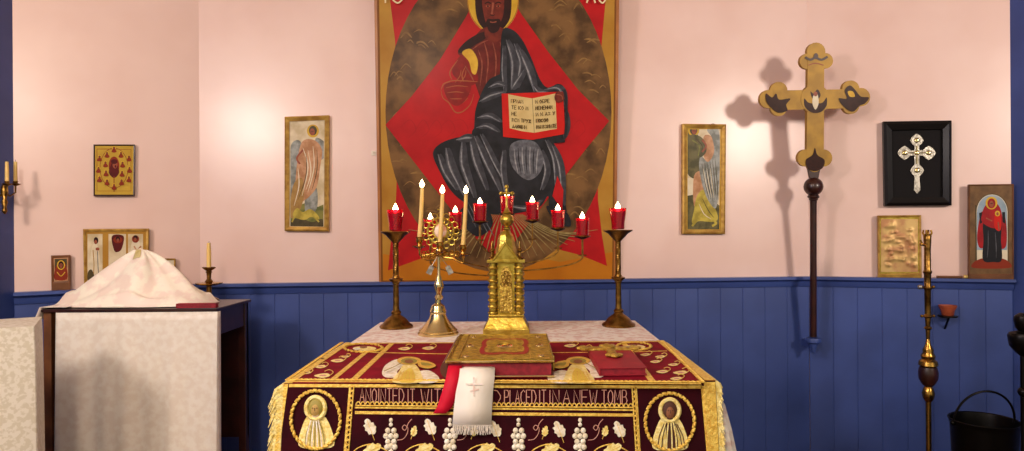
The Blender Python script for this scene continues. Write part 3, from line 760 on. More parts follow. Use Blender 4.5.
# seven-branch candelabrum behind the shrine
SY = 2.93; SK = SY / F
def sp(px, py): return at(px, py, SY)
sx0 = (507 - CX) * SK
sv = thing('branched_candelabrum', (sx0, SY, ZC), 'thin seven-branch candelabrum of old brass standing behind the gilt shrine', 'candelabrum')
mb = MB(); mb.lathe([(.06, 0), (.062, .006), (.05, .016), (.025, .03), (.012, .045), (.009, .06)], (sx0, SY, ZC), 24); mb.build('base', m_oldbrass, sv, smooth=True)
spots = [(430.5, 237.5, 262), (455.5, 230.5, 254), (480, 222, 242), (507, 214.5, 230), (532.5, 220.5, 241), (558, 228.5, 250), (582.5, 236.5, 257)]
top4 = sp(507, 216)
mb = MB(); mb.tube([V((sx0, SY, ZC + .05)), V((sx0, SY, top4.z - .004))], .006, 10); mb.ball((sx0, SY, sp(507, 262).z), .014); mb.ball((sx0, SY, sp(507, 280).z), .012); mb.build('column', m_oldbrass, sv, smooth=True)
for i, (px, yp, yb) in enumerate(spots):
    if i != 3:
        mb = MB(); b = sp(px, yb); s_ = 1 if px > 507 else -1; drop = (16, 11, 8)[abs(i - 3) - 1] if 0 else 20
        c0 = V((sx0, SY, sp(507, yb + 14).z))
        path = []
        for k in range(13):
            u = k / 12; path.append(V((c0.x + (b.x - c0.x) * math.sin(u * PI / 2), SY, c0.z + (b.z - c0.z) * (1 - math.cos(u * PI / 2)))))
        mb.tube(path, .0032, 7); mb.build('arm', m_oldbrass, sv, smooth=True)
    mb = MB(); p = sp(px, yp)
    if i != 3:
        b = sp(px, yb + 1); mb.tube([b, V((b.x, SY, p.z - .004))], .0042, 8); mb.tube([V((b.x - .018, SY, b.z + .012)), V((b.x + .018, SY, b.z + .012))], .003, 6)
    mb.lathe([(.006, -.012), (.012, -.009), (.03, -.003), (.035, .001), (.034, .003), (.02, .0005), (.001, 0)], (p.x, SY, p.z), 20); mb.build('cup_holder', m_oldbrass, sv, smooth=True)
names = ['outermost on the left arm', 'second from the left end', 'just left of the shrine cross', 'hidden partly behind the shrine cross', 'just right of the shrine cross', 'second from the right end', 'outermost on the right arm']
v7 = None
for i, (px, yp, yb) in enumerate(spots):
    p = sp(px, yp); L = V((p.x, SY, p.z + .0035)); lb = 'red votive of the seven-branch candelabrum, ' + names[i]
    if v7 is None:
        v7 = cup_proto(.076, .0265, .0305, lb, 'red votives on the seven-branch candelabrum', .86, .034); v7.location = L
    else: dup(v7, L, lb)

# three-taper brass candelabrum with filigree rosette
KY = 2.66; KK = KY / F
def kp(px, py, dy=0): 
    p = at(px, py, KY); p.y += dy; return p
kx = kp(438, 300).x
def kz(y): return EYE.z - (y - .6 - CY) * KK
tk = thing('three_taper_candelabrum', (kx, KY, ZC), 'polished brass candelabrum with three tapers and a filigree rosette, left of the shrine', 'candelabrum')
z0 = ZC
mb = MB(); mb.lathe([(.079, z0), (.08, z0 + .006), (.074, z0 + .012), (.076, z0 + .016), (.062, z0 + .03), (.048, z0 + .046), (.036, z0 + .062), (.03, z0 + .08), (.033, z0 + .084), (.033, z0 + .092), (.03, z0 + .096), (.026, z0 + .112), (.012, z0 + .122), (.011, z0 + .135)], (kx, KY, 0), 32); mb.build('base', m_palegold, tk, smooth=True)
mb = MB(); zs = z0 + .135
mb.lathe([(.011, zs), (.018, zs + .01), (.011, zs + .02), (.012, zs + .03), (.02, zs + .05), (.018, zs + .062), (.006, zs + .1), (.005, kz(255)), (.012, kz(254)), (.014, kz(251)), (.008, kz(248)), (.008, kz(242))], (kx + .004, KY, 0), 20); mb.build('stem', m_palegold, tk, smooth=True)
tips = [(419.5, 237, 422, 184.5), (440.5, 242, 443, 190.5), (463, 245, 466, 190.5)]
for i, (bx, by, tx_, ty) in enumerate(tips):
    b = kp(bx, by, -.02 if i == 1 else 0)
    mb = MB(); mb.lathe([(.006, -.05), (.009, -.044), (.028, -.038), (.029, -.035), (.01, -.033), (.009, -.026), (.014, -.018), (.013, -.004), (.016, 0), (.013, .001), (.0096, .0005), (.0096, -.004), (.001, -.0045)], b, 18); mb.build('candle_socket', m_brass, tk, smooth=True)
    mb = MB()
    if i != 1:
        s_ = -1 if i == 0 else 1; h = V((kx + .004, KY, kz(252)))
        e = b + V((0, 0, -.048))
        pts = smooth_open([(h.x, h.z), (h.x + s_ * .02, h.z - .02), (h.x + s_ * .055, h.z - .026), (e.x - s_ * .002, e.z - .022), (e.x, e.z)], 6)
        mb.tube([V((x, KY, z)) for x, z in pts], [.0055 - .002 * k / len(pts) for k in range(len(pts))], 8)
        for u, v, r in ((.3, -.012, .011), (.55, -.016, .012), (.75, -.018, .01)):
            mb.ball((h.x + (e.x - h.x) * u, KY - .004, h.z + v + .004), r, 0, (1.3, .7, .8))
            mb.tube([V((h.x + (e.x - h.x) * u + .009 * math.cos(a), KY - .005, h.z + v + .012 + .009 * math.sin(a))) for a in [2 * PI * k / 12 for k in range(12)]], .0022, 5, 0, True)
        mb.build('arm', m_brass, tk, smooth=True)
    else:
        mb.tube([V((kx + .004, KY, kz(256))), b + V((0, 0, -.05))], .006, 8); mb.build('arm', m_brass, tk, smooth=True)
mb = MB(); rc = kp(440, 231, .018); R0 = .062
for k in range(16):
    a = 2 * PI * k / 16
    for rr, q in ((R0, .0115), (.041, .0095)):
        c = rc + V((rr * math.cos(a + (.2 if rr < .05 else 0)), 0, rr * math.sin(a + (.2 if rr < .05 else 0))))
        mb.tube([c + V((q * math.cos(b), 0, q * math.sin(b))) for b in [2 * PI * j / 10 for j in range(10)]], .002, 5, 0, True)
for rr in (.028, .052): mb.tube([rc + V((rr * math.cos(b), 0, rr * math.sin(b) * (1.1 if rr < .03 else 1))) for b in [2 * PI * j / 28 for j in range(28)]], .003, 6, 0, True)
mb.tube([rc + V((0, 0, .07)), rc + V((0, 0, .094))], .003, 6); mb.tube([rc + V((-.012, 0, .084)), rc + V((.012, 0, .084))], .003, 6)
mb.tube([rc + V((0, 0, -.072)), V((kx + .004, KY + .012, kz(254)))], .004, 6)
fr = mb.build('filigree_rosette', m_gold, tk, smooth=True)
mb = MB(); mb.ball(rc, .026, 0, (.95, .3, 1.15)); mb.build('oval_plaque', mat('ivory_enamel', 'F0D8C0', .3, c2='D89070', scale=30), fr, smooth=True)
for px in (430.5, 449.5):
    s_ = 1 if px > 440 else -1
    mb = MB(); a = kp(px, 270, -.008); mb.tube([V((kx + .004 + s_ * .006, KY - .006, kz(257))), a + V((-s_ * .006, 0, .016))], .0012, 5)
    u = V((s_ * .45, 0, -.9)).normalized(); q = V((u.z, 0, -u.x)); 
    mb.prism([a - u * .017 - q * .009, a - u * .017 + q * .009, a + u * .017 + q * .011, a + u * .017 - q * .011], (0, .003, 0)); mb.build('pendant', m_silver, tk)
tl = ['left taper burning in the three-taper candelabrum', 'middle taper burning in front of the filigree rosette', 'right taper burning in the three-taper candelabrum']
for i, (bx, by, tx_, ty) in enumerate(tips):
    b = kp(bx, by, -.02 if i == 1 else 0) + V((0, 0, -.003)); e = kp(tx_, ty + 4, -.02 if i == 1 else 0)
    c = thing('taper_candle', b, tl[i], 'candle', 'lit tapers of the three-taper candelabrum')
    mb = MB(); n = 8; mb.tube([b.lerp(e, k / n) + V((.0015 * math.sin(3 * k / n), 0, 0)) for k in range(n + 1)], [.009 - .002 * k / n for k in range(n + 1)], 12); mb.build('wax', m_wax, c, smooth=True)
    flame_part(c, e, .036)

# ================================================================== THINGS ON THE WALLS
def lerp2(a, b, t): return (a[0] + (b[0] - a[0]) * t, a[1] + (b[1] - a[1]) * t)
def inset(c, k):
    """px quad TL TR BR BL moved inwards by k pixels"""
    (a, b, c_, d) = c
    return [(a[0] + k, a[1] + k), (b[0] - k, b[1] + k), (c_[0] - k, c_[1] - k), (d[0] + k, d[1] - k)]
def quad(pl, c, off=0.0, rest=False):
    p = [pl.hit(x, y, off) for x, y in c]
    if rest:
        for q in (2, 3): p[q].z = RAIL + .0008
    return p
def frame(name, parent, pl, c, wpx, depth, m, back=0.0, rest=False, lip=.004, slope=.3):
    """mitred picture frame: ONE mesh"""
    mb = MB()
    o0 = quad(pl, c, back, rest); o1 = quad(pl, c, depth * (1 - slope), rest); m1 = quad(pl, inset(c, wpx * .35), depth, False); i1 = quad(pl, inset(c, wpx), depth * .55, False); i0 = quad(pl, inset(c, wpx), 0.0, False)
    vs = o0 + o1 + m1 + i1 + i0
    for r in range(4):
        mb.add(vs, [(r * 4 + (k + 1) % 4, r * 4 + k, (r + 1) * 4 + k, (r + 1) * 4 + (k + 1) % 4) for k in range(4)])
    mb.add(vs, [(16 + k, 16 + (k + 1) % 4, (k + 1) % 4, k) for k in range(4)])
    return mb.build(name, m, parent)
def panel_root(name, pl, c, label, cat, group=None, rest=False):
    q = quad(pl, c, 0, rest); return thing(name, (q[2] + q[3]) / 2, label, cat, group)
def board(name, root, pl, c, m, back, rest=False, off=0.0):
    mb = MB(); q = quad(pl, c, off, rest); mb.prism(q, pl.N * -back); return mb.build(name, m, root)

# ---- the great icon, leaning forward from the ledge
NI = (nC + V((0, 0, -.072))).normalized()
b0 = PCW.hit(498, 281); b0.z = RAIL
PI_ = Plane(b0 + nC * .055, NI)
def zfix(px):                                                  # pixel row where the panel meets the ledge
    lo, hi = 270.0, 292.0
    for _ in range(30):
        m_ = (lo + hi) / 2
        if PI_.hit(px, m_).z > RAIL + .001: lo = m_
        else: hi = m_
    return lo
IC = [(373.2, -52), (619.8, -54), (616, zfix(616)), (379, zfix(379))]
ico = panel_root('great_icon', PI_, IC, 'huge red and gold icon of an enthroned figure holding an open book, above the altar', 'icon')
board('panel', ico, PI_, IC, m_orangewood, .034)
p_och = P('ochre', 'B98A34', 'A87420', 5); p_org = P('orange_ochre', 'C87C12', 'B86C0C', 5)
p_red = P('vermilion', 'BC1016', 'A80A12', 9); p_red2 = P('deep_red', 'B00C14', '9A0A10', 9)
p_olv = P('olive_gold', '7E5A32', '4C3319', 8, lo=.38, hi=.62); p_olvl = P('olive_wing', '94703E', '785630', 24)
p_robe = P('robe_black', '26262C', '16161A', 14); p_grey = P('robe_grey', '6E6E74', '4A4A50', 40); p_lgrey = P('robe_light', 'A6A6A6', '7C7C80', 40)
p_tun = P('tunic', '6E2018', '56160F', 22); p_tunl = P('tunic_light', '9A5038', '7A3424', 40)
p_sleeve = P('sleeve_red', '8E1610', '7A100C', 30); p_sleevel = P('sleeve_line', 'A85A30'); p_robem = P('robe_middle', '44444A', '303036', 30); p_halo = P('halo', 'D6AE34', 'C69A28', 14); p_hair = P('hair', '32110C', '240A08', 20); p_skin = P('skin', '7A2C1C', '5E1E14', 34); p_skinl = P('skin_light', 'A0543A', '8A4430', 40)
p_page = P('book_page', 'D8C084', 'CDB274', 20); p_ink = P('ink', '5A4420'); p_bred = P('book_red', 'CE1A10', 'C01208', 12); p_gilt = P('yellow_gilt', 'E0B43A', 'CC9C2C', 30)
p_cream = P('cream', 'E6D6A8'); p_ray = P('wing_ray', 'A08A58', '86703E', 40); p_line = P('brown_line', '94402A'); p_edge = P('frame_line', '7C4A14'); p_brn = P('red_brown', '8A2C12')
g = Painting(PI_, .0004, .00006)
g.area(p_edge, [(381.2, 281.5), (613.5, 280), (616.8, -50), (376.2, -50)])
g.area(p_och, [(383, 280.5), (612, 279), (615, -50), (378.5, -50)])
g.area(p_org, [(383, 280.5), (612, 279), (612.5, 252), (560, 262), (500, 250), (440, 262), (383, 254)])
# four-pointed red field
g.area(p_red, [(388, 270.5), (420, 259), (455, 248), (500, 244), (545, 246), (580, 255), (607, 266), (602, 235), (598, 200), (597, 112), (602, 40), (610, -48), (384, -48), (395, 40), (399, 112), (396, 200), (391, 240)])
# olive oval full of wings and eyes
g.area(p_olv, ell(498.5, 112, 113, 160, 60))
rnd = random.Random(3)
for i in range(120):                                           # faint feathering
    a = rnd.uniform(0, 2 * PI); r = rnd.uniform(.72, .97); x, y = 498.5 + 113 * r * math.cos(a), 112 + 160 * r * math.sin(a)
    if y < -46 or y > 215: continue
    s_ = rnd.uniform(3, 7)
    g.line(p_olvl, [(x - s_, y + rnd.uniform(-3, 3)), (x, y - 3), (x + s_, y + rnd.uniform(-2, 3))], rnd.uniform(.8, 2.2), True, True)
# red rhomb
g.area(p_red, [(385.5, 125), (412, 96), (440, 60), (466, 17), (492, -34), (521, 14), (548, 52), (578, 90), (609, 121), (585, 150), (562, 180), (530, 222), (499, 262), (474, 236), (446, 203), (415, 163)])
for i in range(14):                                            # incised throne lines in the red
    x = 400 + 13 * i; g.line(p_red2, [(x, 128 + 8 * math.sin(i)), (x + 10, 120), (x + 16, 130), (x + 8, 138)], .9, True, True)
# halo, hair, head
g.area(p_halo, ell(493, -1.5, 26, 34.5, 44)); g.line(p_line, ell(493, -1.5, 25.4, 33.8, 44), .6, False)
g.area(p_hair, [(476, -26), (510, -26), (511.5, 0), (510, 18), (504, 28), (498, 33), (489, 33), (480, 25), (476, 14), (475, -4)], True)
# tunic and arms
g.area(p_tun, [(484, 28), (502, 28), (507, 36), (514, 60), (512, 92), (498, 98), (486, 110), (476, 86), (470, 70), (462, 58), (458, 52), (470, 42)], True)
g.area(p_sleeve, [(463, 54), (474, 66), (478, 80), (470, 86), (458, 80), (452, 70)], True)
for pts in ([(484, 42), (488, 60), (486, 84)], [(492, 40), (496, 60), (494, 88)], [(500, 42), (503, 62), (500, 90)], [(478, 50), (482, 64), (480, 86)], [(472, 50), (480, 44), (489, 40)], [(465, 66), (470, 74), (474, 82)]):
    g.line(p_tunl, pts, 1.5, True, True)
g.area(p_hair, [(484, 32), (468, 40), (458, 51), (464, 53), (474, 46), (486, 38)], True)
g.area(p_gilt, [(462, 53), (470, 49), (476, 56), (478, 64), (476, 74), (472, 73), (469, 62)], True)
# blessing hand drawn in thin lines on the red
for pts in ([(443, 84), (452, 81), (464, 81), (478, 82)], [(441, 90), (444, 84), (450, 82)], [(441, 90), (443, 98), (449, 103), (455, 112), (462, 112), (470, 105), (474, 94)], [(450, 102), (460, 104), (468, 98)], [(448, 86), (456, 88), (466, 87)], [(445, 94), (453, 93), (461, 93)], [(466, 66), (462, 76), (466, 86), (470, 94)], [(458, 60), (450, 72), (452, 80)]):
    g.line(p_sleevel, pts, 1.2, True, True)
g.area(p_sleeve, [(444, 86), (456, 82), (470, 83), (470, 92), (464, 102), (456, 106), (448, 100)], True)
for pts in ([(446, 88), (457, 86), (468, 87)], [(447, 93), (456, 92), (464, 93)], [(450, 99), (456, 99), (462, 99)], [(455, 83), (460, 76), (461, 70)], [(460, 83), (465, 76), (466, 70)]):
    g.line(p_sleevel, pts, .9, True, True)
# face
g.area(p_skin, [(484, -10), (492, -16), (500, -12), (504, 0), (503, 16), (498, 27), (493, 30), (487, 26), (483.5, 14), (482, 0)], True)
g.area(p_hair, [(486, 22), (493, 20.5), (501, 22), (499, 31), (493, 35), (488, 31)], True)
g.area(p_skinl, [(488, -10), (494, -13), (499, -9), (499, -2), (488, -2)], True); g.line(p_skinl, [(493, 3), (492.4, 10), (491.6, 14.5)], 1.8)
for x in (487.8, 498.2): g.line(p_hair, [(x - 3, 4.2), (x, 2.6), (x + 3, 4)], 1.2); g.area(p_skinl, ell(x, 6.6, 2.2, 1.0, 12)); g.area(p_hair, ell(x, 6.6, .9, .9, 10))
g.line(p_hair, [(490, 15.2), (492.5, 16), (495, 15)], .9); g.line(p_skinl, [(489.6, 22.4), (493, 23), (496.6, 22.2)], 1.2)
g.area(p_skin, [(487, 27), (500, 27), (503, 36), (494, 43), (485, 37)], True)
g.area(p_hair, [(487, 20), (493, 19.6), (500, 20), (499, 30), (493, 33.5), (488, 30)], True); g.line(p_skinl, [(490, 22.2), (493, 22.8), (496.4, 22)], 1.1)
# himation
g.area(p_robe, [(502, 32), (512, 30), (522, 40), (531, 58), (540, 80), (548, 88), (558, 84), (565, 90), (567, 112), (565, 138), (558, 143), (500, 143), (498, 110), (500, 70)], True)
g.area(p_robe, [(486, 84), (496, 76), (510, 74), (522, 92), (506, 138), (500, 150), (472, 150), (474, 130), (476, 108)], True)
g.area(p_robe, [(476, 128), (505, 132), (530, 134), (548, 138), (557, 150), (561, 170), (562, 190), (566, 214), (550, 212), (548, 196), (538, 208), (510, 214), (490, 214), (470, 206), (452, 192), (440, 172), (433, 154), (440, 144), (455, 138), (470, 136)], True)
for pts, wd in (([(506, 40), (512, 62), (511, 90)], 2), ([(514, 44), (520, 64), (516, 88)], 1.8), ([(519, 50), (528, 72), (534, 92)], 2), ([(511, 90), (516, 82), (524, 70)], 1.6), ([(503, 46), (502, 70), (504, 92)], 1.2), ([(479, 102), (490, 96), (504, 92)], 1.6), ([(477, 118), (488, 116), (500, 122)], 1.5), ([(476, 128), (486, 126), (498, 132)], 1.4), ([(488, 88), (497, 84), (505, 86)], 1.4), ([(544, 90), (556, 88), (562, 94), (564, 110)], 1.5), ([(565, 112), (565, 126), (563, 138)], 1.4), ([(533, 86), (538, 92), (546, 92)], 1.4),
        ([(470, 138), (474, 160), (486, 190)], 2), ([(474, 136), (484, 160), (500, 192)], 1.8), ([(462, 142), (462, 165), (474, 198)], 2.2), ([(446, 148), (450, 168), (464, 196)], 2.4), ([(438, 154), (444, 172), (456, 190)], 1.8), ([(456, 140), (466, 138), (472, 138)], 2), ([(480, 134), (492, 160), (506, 186)], 1.4), ([(545, 140), (553, 160), (555, 188)], 1.6), ([(552, 146), (559, 168), (562, 206)], 1.6), ([(503, 150), (501, 170), (506, 200)], 1.6), ([(540, 150), (545, 170), (540, 190)], 1.6), ([(510, 206), (526, 208), (540, 200)], 1.4)):
    g.line(p_robem, [(x + 2.2, y) for x, y in pts], wd * 4.2, True, True); g.line(p_grey, pts, wd * 1.3, True, True); g.line(p_lgrey, [lerp2(q, pts[1], .3) for q in pts], wd * .4, True, True)
g.area(p_grey, [(510, 146), (522, 140), (536, 143), (543, 158), (540, 172), (530, 180), (520, 176), (511, 164)], True)
for k in range(7): g.line(p_robe if k % 2 else p_lgrey, [(514 + 4 * k, 146 + abs(k - 3)), (515 + 3.6 * k, 160), (518 + 3 * k, 174)], 1.1, True, True)
# lower robe, wheels and rays
for i in range(26):
    a = -1.15 + 2.3 * i / 25
    g.line(p_ray, [(503 + 16 * a, 214), (503 + 50 * a, 232), (503 + 82 * a, 262 - 26 * abs(a) ** 1.6)], 1.1, True, True)
g.area(p_robe, [(470, 204), (488, 210), (492, 226), (476, 236), (458, 216)], True); g.area(p_robe, [(546, 206), (566, 212), (570, 226), (556, 222)], True)
for k in range(4): g.line(p_grey, [(478 - 5 * k, 206 - 2 * k), (486 - 5 * k, 222 - 2 * k), (494 - 6 * k, 236 - 3 * k)], 1, True, True)
g.area(p_red, [(557, 176), (552, 196), (562, 210), (563, 190)])
# book
g.area(p_bred, [(501.5, 94), (562.5, 92), (565, 134), (532, 140), (503, 137)])
g.area(p_page, [(508, 94.5), (520, 97), (532, 98.8), (534, 133), (522, 131.5), (509.5, 128.5)]); g.area(p_page, [(532, 98.8), (543, 96.5), (555, 93.8), (556.5, 129), (545, 131), (534, 133)])
g.line(p_ink, [(532, 98.8), (534, 133)], .4, False)
TX = (('ПРИДИ', 'ТЕ КО М', 'НЕ', 'ВСИ ТРУЖ', 'ДАЮЩИИ'), ('И ОБРЕ', 'МЕНЕННИ', 'И И АЗ У', 'ПОКОЮ', 'ВЫ ВЗМИТЕ'))
GL['Щ'] = [[(0, 0), (0, .9), (1, .9), (1, 0)], [(.5, 0), (.5, .9)], [(1, .9), (1, 1.1)]]
for j, side in enumerate(TX):
    for i, t_ in enumerate(side):
        x0 = 511 + (24 if j else 0) + .3 * i; y0 = (99.5 if not j else 100.5) + 6.3 * i
        wl = len(t_) * 2.35
        sl = .13 if not j else -.12
        for st in glyphs(t_, x0, x0 + min(20, wl), y0, y0 + 3.6, .3, .5):
            g.line(p_ink, [(x, y + (x - x0) * sl * .6) for x, y in st], .75, False)
g.area(p_skin, [(557, 92), (564, 94), (563, 101), (557, 103), (554, 98)], True); g.line(p_skinl, [(556, 95), (561, 96), (562, 100)], .9)
g.line(p_robe, [(564, 90), (566, 112), (564, 138), (556, 142)], 2.6)
# lettering whose lower edge shows at the top of the picture
for x0, t_ in ((384, 'IC'), (586, 'XC')):
    for st in glyphs(t_, x0, x0 + 19, -22, 4): g.line(p_cream, st, 1.6)
g.build('painting', ico)

# ---- two framed angels on the back wall
def picture(name, wallpl, c, label, cat, depth, wpx, fm, draw, rest=False, group=None, bm_=None, slope=.3, lift=.012, liner=None):
    pl = wallpl.moved(lift)
    root = panel_root(name, pl, c, label, cat, group, rest)
    board('panel', root, pl, inset(c, .6), bm_ or m_wood, min(lift - .0015, .018), rest)
    if wpx: frame('frame', root, pl, c, wpx, depth, fm, -min(lift - .001, .0185), rest, slope=slope)
    g = Painting(pl, .0003, .00008); draw(g, inset(c, wpx if wpx else 0))
    if liner:
        q = inset(c, wpx - .2); g.line(liner, q + [q[0]], 2.4, False)
    g.build('picture', root)
    return root
p_sky = P('pale_sky', 'E4D4B4', 'C8B48C', 10, lo=.42, hi=.6); p_pink = P('rose_orange', 'CC9A72', 'AE7A50', 18, lo=.42, hi=.6); p_wing = P('blue_grey_wing', 'A2A49E', '74766E', 22, lo=.42, hi=.6); p_grn = P('moss_green', '86823E', '5E6430', 20, lo=.42, hi=.6); p_yel = P('yellow_green', 'C8B44A', 'A08E34', 18, lo=.42, hi=.6)
p_olg = P('olive_ground', '6E6640', '4C4828', 18, lo=.42, hi=.6); p_dkg = P('dark_umber', '55492C', '41381F', 25); p_wht = P('white_paint', 'E8DCC0', 'D8C8A8', 20)
def angel_l(g, c):
    g.area(p_sky, c)
    g.area(p_grn, [(288, 203), (297, 206), (308, 202), (318, 207), (326.5, 203), (326, 228), (288, 228)]); g.area(p_dkg, [(290, 221), (300, 218), (312, 222), (322, 219), (322, 227), (290, 227)], True)
    g.area(p_wing, [(290, 150), (297, 140), (302, 146), (300, 168), (294, 190), (289, 198)], True); g.area(p_wing, [(316, 138), (325, 143), (325, 156), (319, 160), (315, 150)], True)
    g.area(p_wing, [(306, 190), (316, 186), (317, 208), (306, 216)], True)
    g.area(p_pink, [(302, 142), (314, 140), (322, 150), (320, 168), (317, 186), (310, 196), (300, 204), (293, 214), (291, 206), (295, 186), (297, 164)], True)
    g.area(P('tan', 'B08A4A', '98723A', 30), [(293, 186), (302, 178), (304, 196), (298, 214), (290, 216)], True)
    for pts in ([(303, 148), (308, 168), (302, 196)], [(313, 146), (314, 168), (308, 192)], [(298, 168), (299, 186), (294, 206)], [(308, 150), (311, 172), (306, 190)]): g.line(p_wht, pts, 1.1, True, True); 
    for pts in ([(306, 152), (306, 176), (298, 200)], [(317, 150), (317, 170), (312, 190)]): g.line(p_dkg, pts, .8, True, True)
    g.area(p_halo, ell(313, 131, 6, 6.5)); g.area(p_dkg, ell(313, 130.6, 4, 4.8)); g.area(p_skinl, ell(312.3, 132, 2.6, 3.5)); g.line(p_dkg, [(310.8, 131.4), (313.8, 131.4)], .6, False)
    g.line(p_skinl, [(303, 150), (297, 158), (300, 164)], 1.8)
    g.area(p_yel, [(297, 208), (303, 212), (310, 209), (317, 214), (319, 219), (311, 217), (304, 220), (293, 216)], True); g.line(p_yel, [(296, 214), (292, 222)], 1.6); g.line(p_yel, [(312, 214), (319, 222)], 1.6)
picture('angel_picture', PCW, [(285, 117), (329.5, 115.5), (329, 231.5), (285, 231)], 'narrow gilt-framed angel in a rose robe, hanging left of the great icon', 'picture', .014, 4.6, m_giltframe, angel_l, lift=.018, liner=p_sky)
def angel_r(g, c):
    g.area(p_sky, c); g.area(p_wht, [(686, 178), (694, 178), (694, 196), (686, 196)])
    g.area(p_olg, [(685.5, 196), (698, 194), (712, 200), (720, 206), (720, 231), (685.5, 231)])
    g.area(p_olg, [(686, 134), (692, 128), (700, 140), (702, 158), (700, 176), (692, 178), (686, 168)], True)
    g.area(p_pink, [(694, 176), (703, 172), (708, 186), (702, 202), (694, 206)], True)
    g.area(p_yel, [(697, 196), (704, 190), (713, 204), (718, 218), (712, 222), (700, 221), (692, 223), (694, 210)], True)
    g.area(p_pink, [(704, 136), (712, 137), (716, 150), (713, 166), (706, 162), (703, 150)], True)
    g.area(p_wing, [(707, 130), (711, 124), (716, 125), (719.5, 136), (719.5, 160), (719, 186), (716, 208), (708, 200), (702, 184), (699, 166), (701, 156), (708, 162), (714, 152), (712, 138)], True)
    for k in range(6): g.line(p_dkg, [(702 + 2.6 * k, 164 - k), (705 + 2.4 * k, 182), (709 + 1.8 * k, 200)], .8, True, True)
    for k in range(3): g.line(p_wht, [(703 + 3.6 * k, 168), (706 + 3 * k, 184), (710 + 2 * k, 198)], .7, True, True)
    g.line(p_wht, [(699, 204), (704, 214), (711, 219)], .9, True, True); g.line(p_dkg, [(702, 198), (708, 210), (714, 218)], .7, True, True)
    g.area(p_halo, ell(693.5, 130.5, 5.6, 5.6)); g.area(p_dkg, ell(693.5, 130.5, 3.8, 4.2)); g.area(p_skinl, ell(694, 131.5, 2.4, 3)); g.line(p_dkg, [(692.6, 131), (695.6, 131)], .6, False)
    g.area(p_olg, [(690, 136), (699, 136), (705, 142), (706, 152), (699, 158), (690, 156)], True); g.line(p_grn, [(692, 140), (699, 146), (698, 156)], 1.2); g.line(p_dkg, [(696, 139), (702, 146), (701, 154)], 1.0)
    g.line(p_skinl, [(702, 140), (706, 146), (702, 152)], 1.8)
    g.line(p_yel, [(697, 220), (692, 226)], 2.2); g.line(p_yel, [(711, 219), (716, 223), (712, 226)], 2.2)
picture('angel_picture', PCW, [(682, 124), (725.5, 124.5), (724.5, 234), (682, 234)], 'narrow gilt-framed angel with a blue-grey wing, hanging right of the great icon', 'picture', .014, 4.4, m_giltframe, angel_r, lift=.018, liner=p_gilt)

# ---- small ivory hook beside the great icon
mb = MB(); c = PCW.hit(374, 153); 
mb.prism([PCW.hit(x, y, .0005) for x, y in ((371.5, 151), (376, 151), (376, 155.5), (371.5, 155.5))], nC * .004); mb.tube([c + nC * .004, c + nC * .018, c + nC * .02 + V((0, 0, .008))], .003, 6)
tag(mb.build('wall_hook', m_plastic, bevel=.001), 'tiny ivory wall hook just left of the great icon', 'hook')

# ---- icons of the left wall
m_goldground = P('gold_ground', 'CBA93C', 'B8922E', 10, lo=.3, hi=.7); p_dred = P('dark_red', '641414', '4A0E0E', 20)
def feast(g, c):
    g.area(m_goldground, c); g.line(p_brn, [(97, 149), (131, 149.5), (131, 191), (97, 191), (97, 149)], .5, False)
    g.area(p_brn, ell(114, 166, 5.4, 9.5)); g.area(p_dred, [(109, 170), (114, 160), (119, 170), (118, 175), (114, 178), (110, 175)], True); g.area(p_skinl, ell(115, 164.5, 2.4, 4)); g.area(p_dred, ell(114.2, 161.6, 3.3, 2.4)); g.area(p_dred, ell(115.5, 166.4, .9, 1.4, 10))
    g.line(p_brn, ell(114, 168, 14, 20, 40), .5, False); g.line(p_brn, [(114, 176), (114, 192)], .8, False)
    for x, y in ((114, 149.8), (107, 155), (121, 155), (99.5, 158.6), (129, 158.6), (105.5, 164.5), (122.5, 164.8), (98.5, 170), (129.5, 170), (106, 173.5), (122, 174), (99.5, 179.4), (128.8, 179.4), (107, 182.5), (121.5, 182.5), (114, 187)):
        g.area(p_gilt, ell(x, y - 1.6, 1.9, 2.0, 12)); g.area(p_brn, [(x - 2.5, y + 2), (x - 1.4, y - .4), (x, y - 1.6), (x + 1.4, y - .4), (x + 2.5, y + 2), (x, y + 2.9)], True); g.area(p_dred, ell(x, y - 1.7, 1.1, 1.3, 10)); g.area(p_skinl, ell(x, y - 1.5, .6, .7, 8))
picture('gold_icon', PLW, [(93.5, 144.5), (135, 144.5), (134.5, 196), (93.5, 196)], 'gold icon of a central figure ringed by small busts, high on the left wall', 'icon', .004, 1.4, m_darkwood, feast, lift=.022)
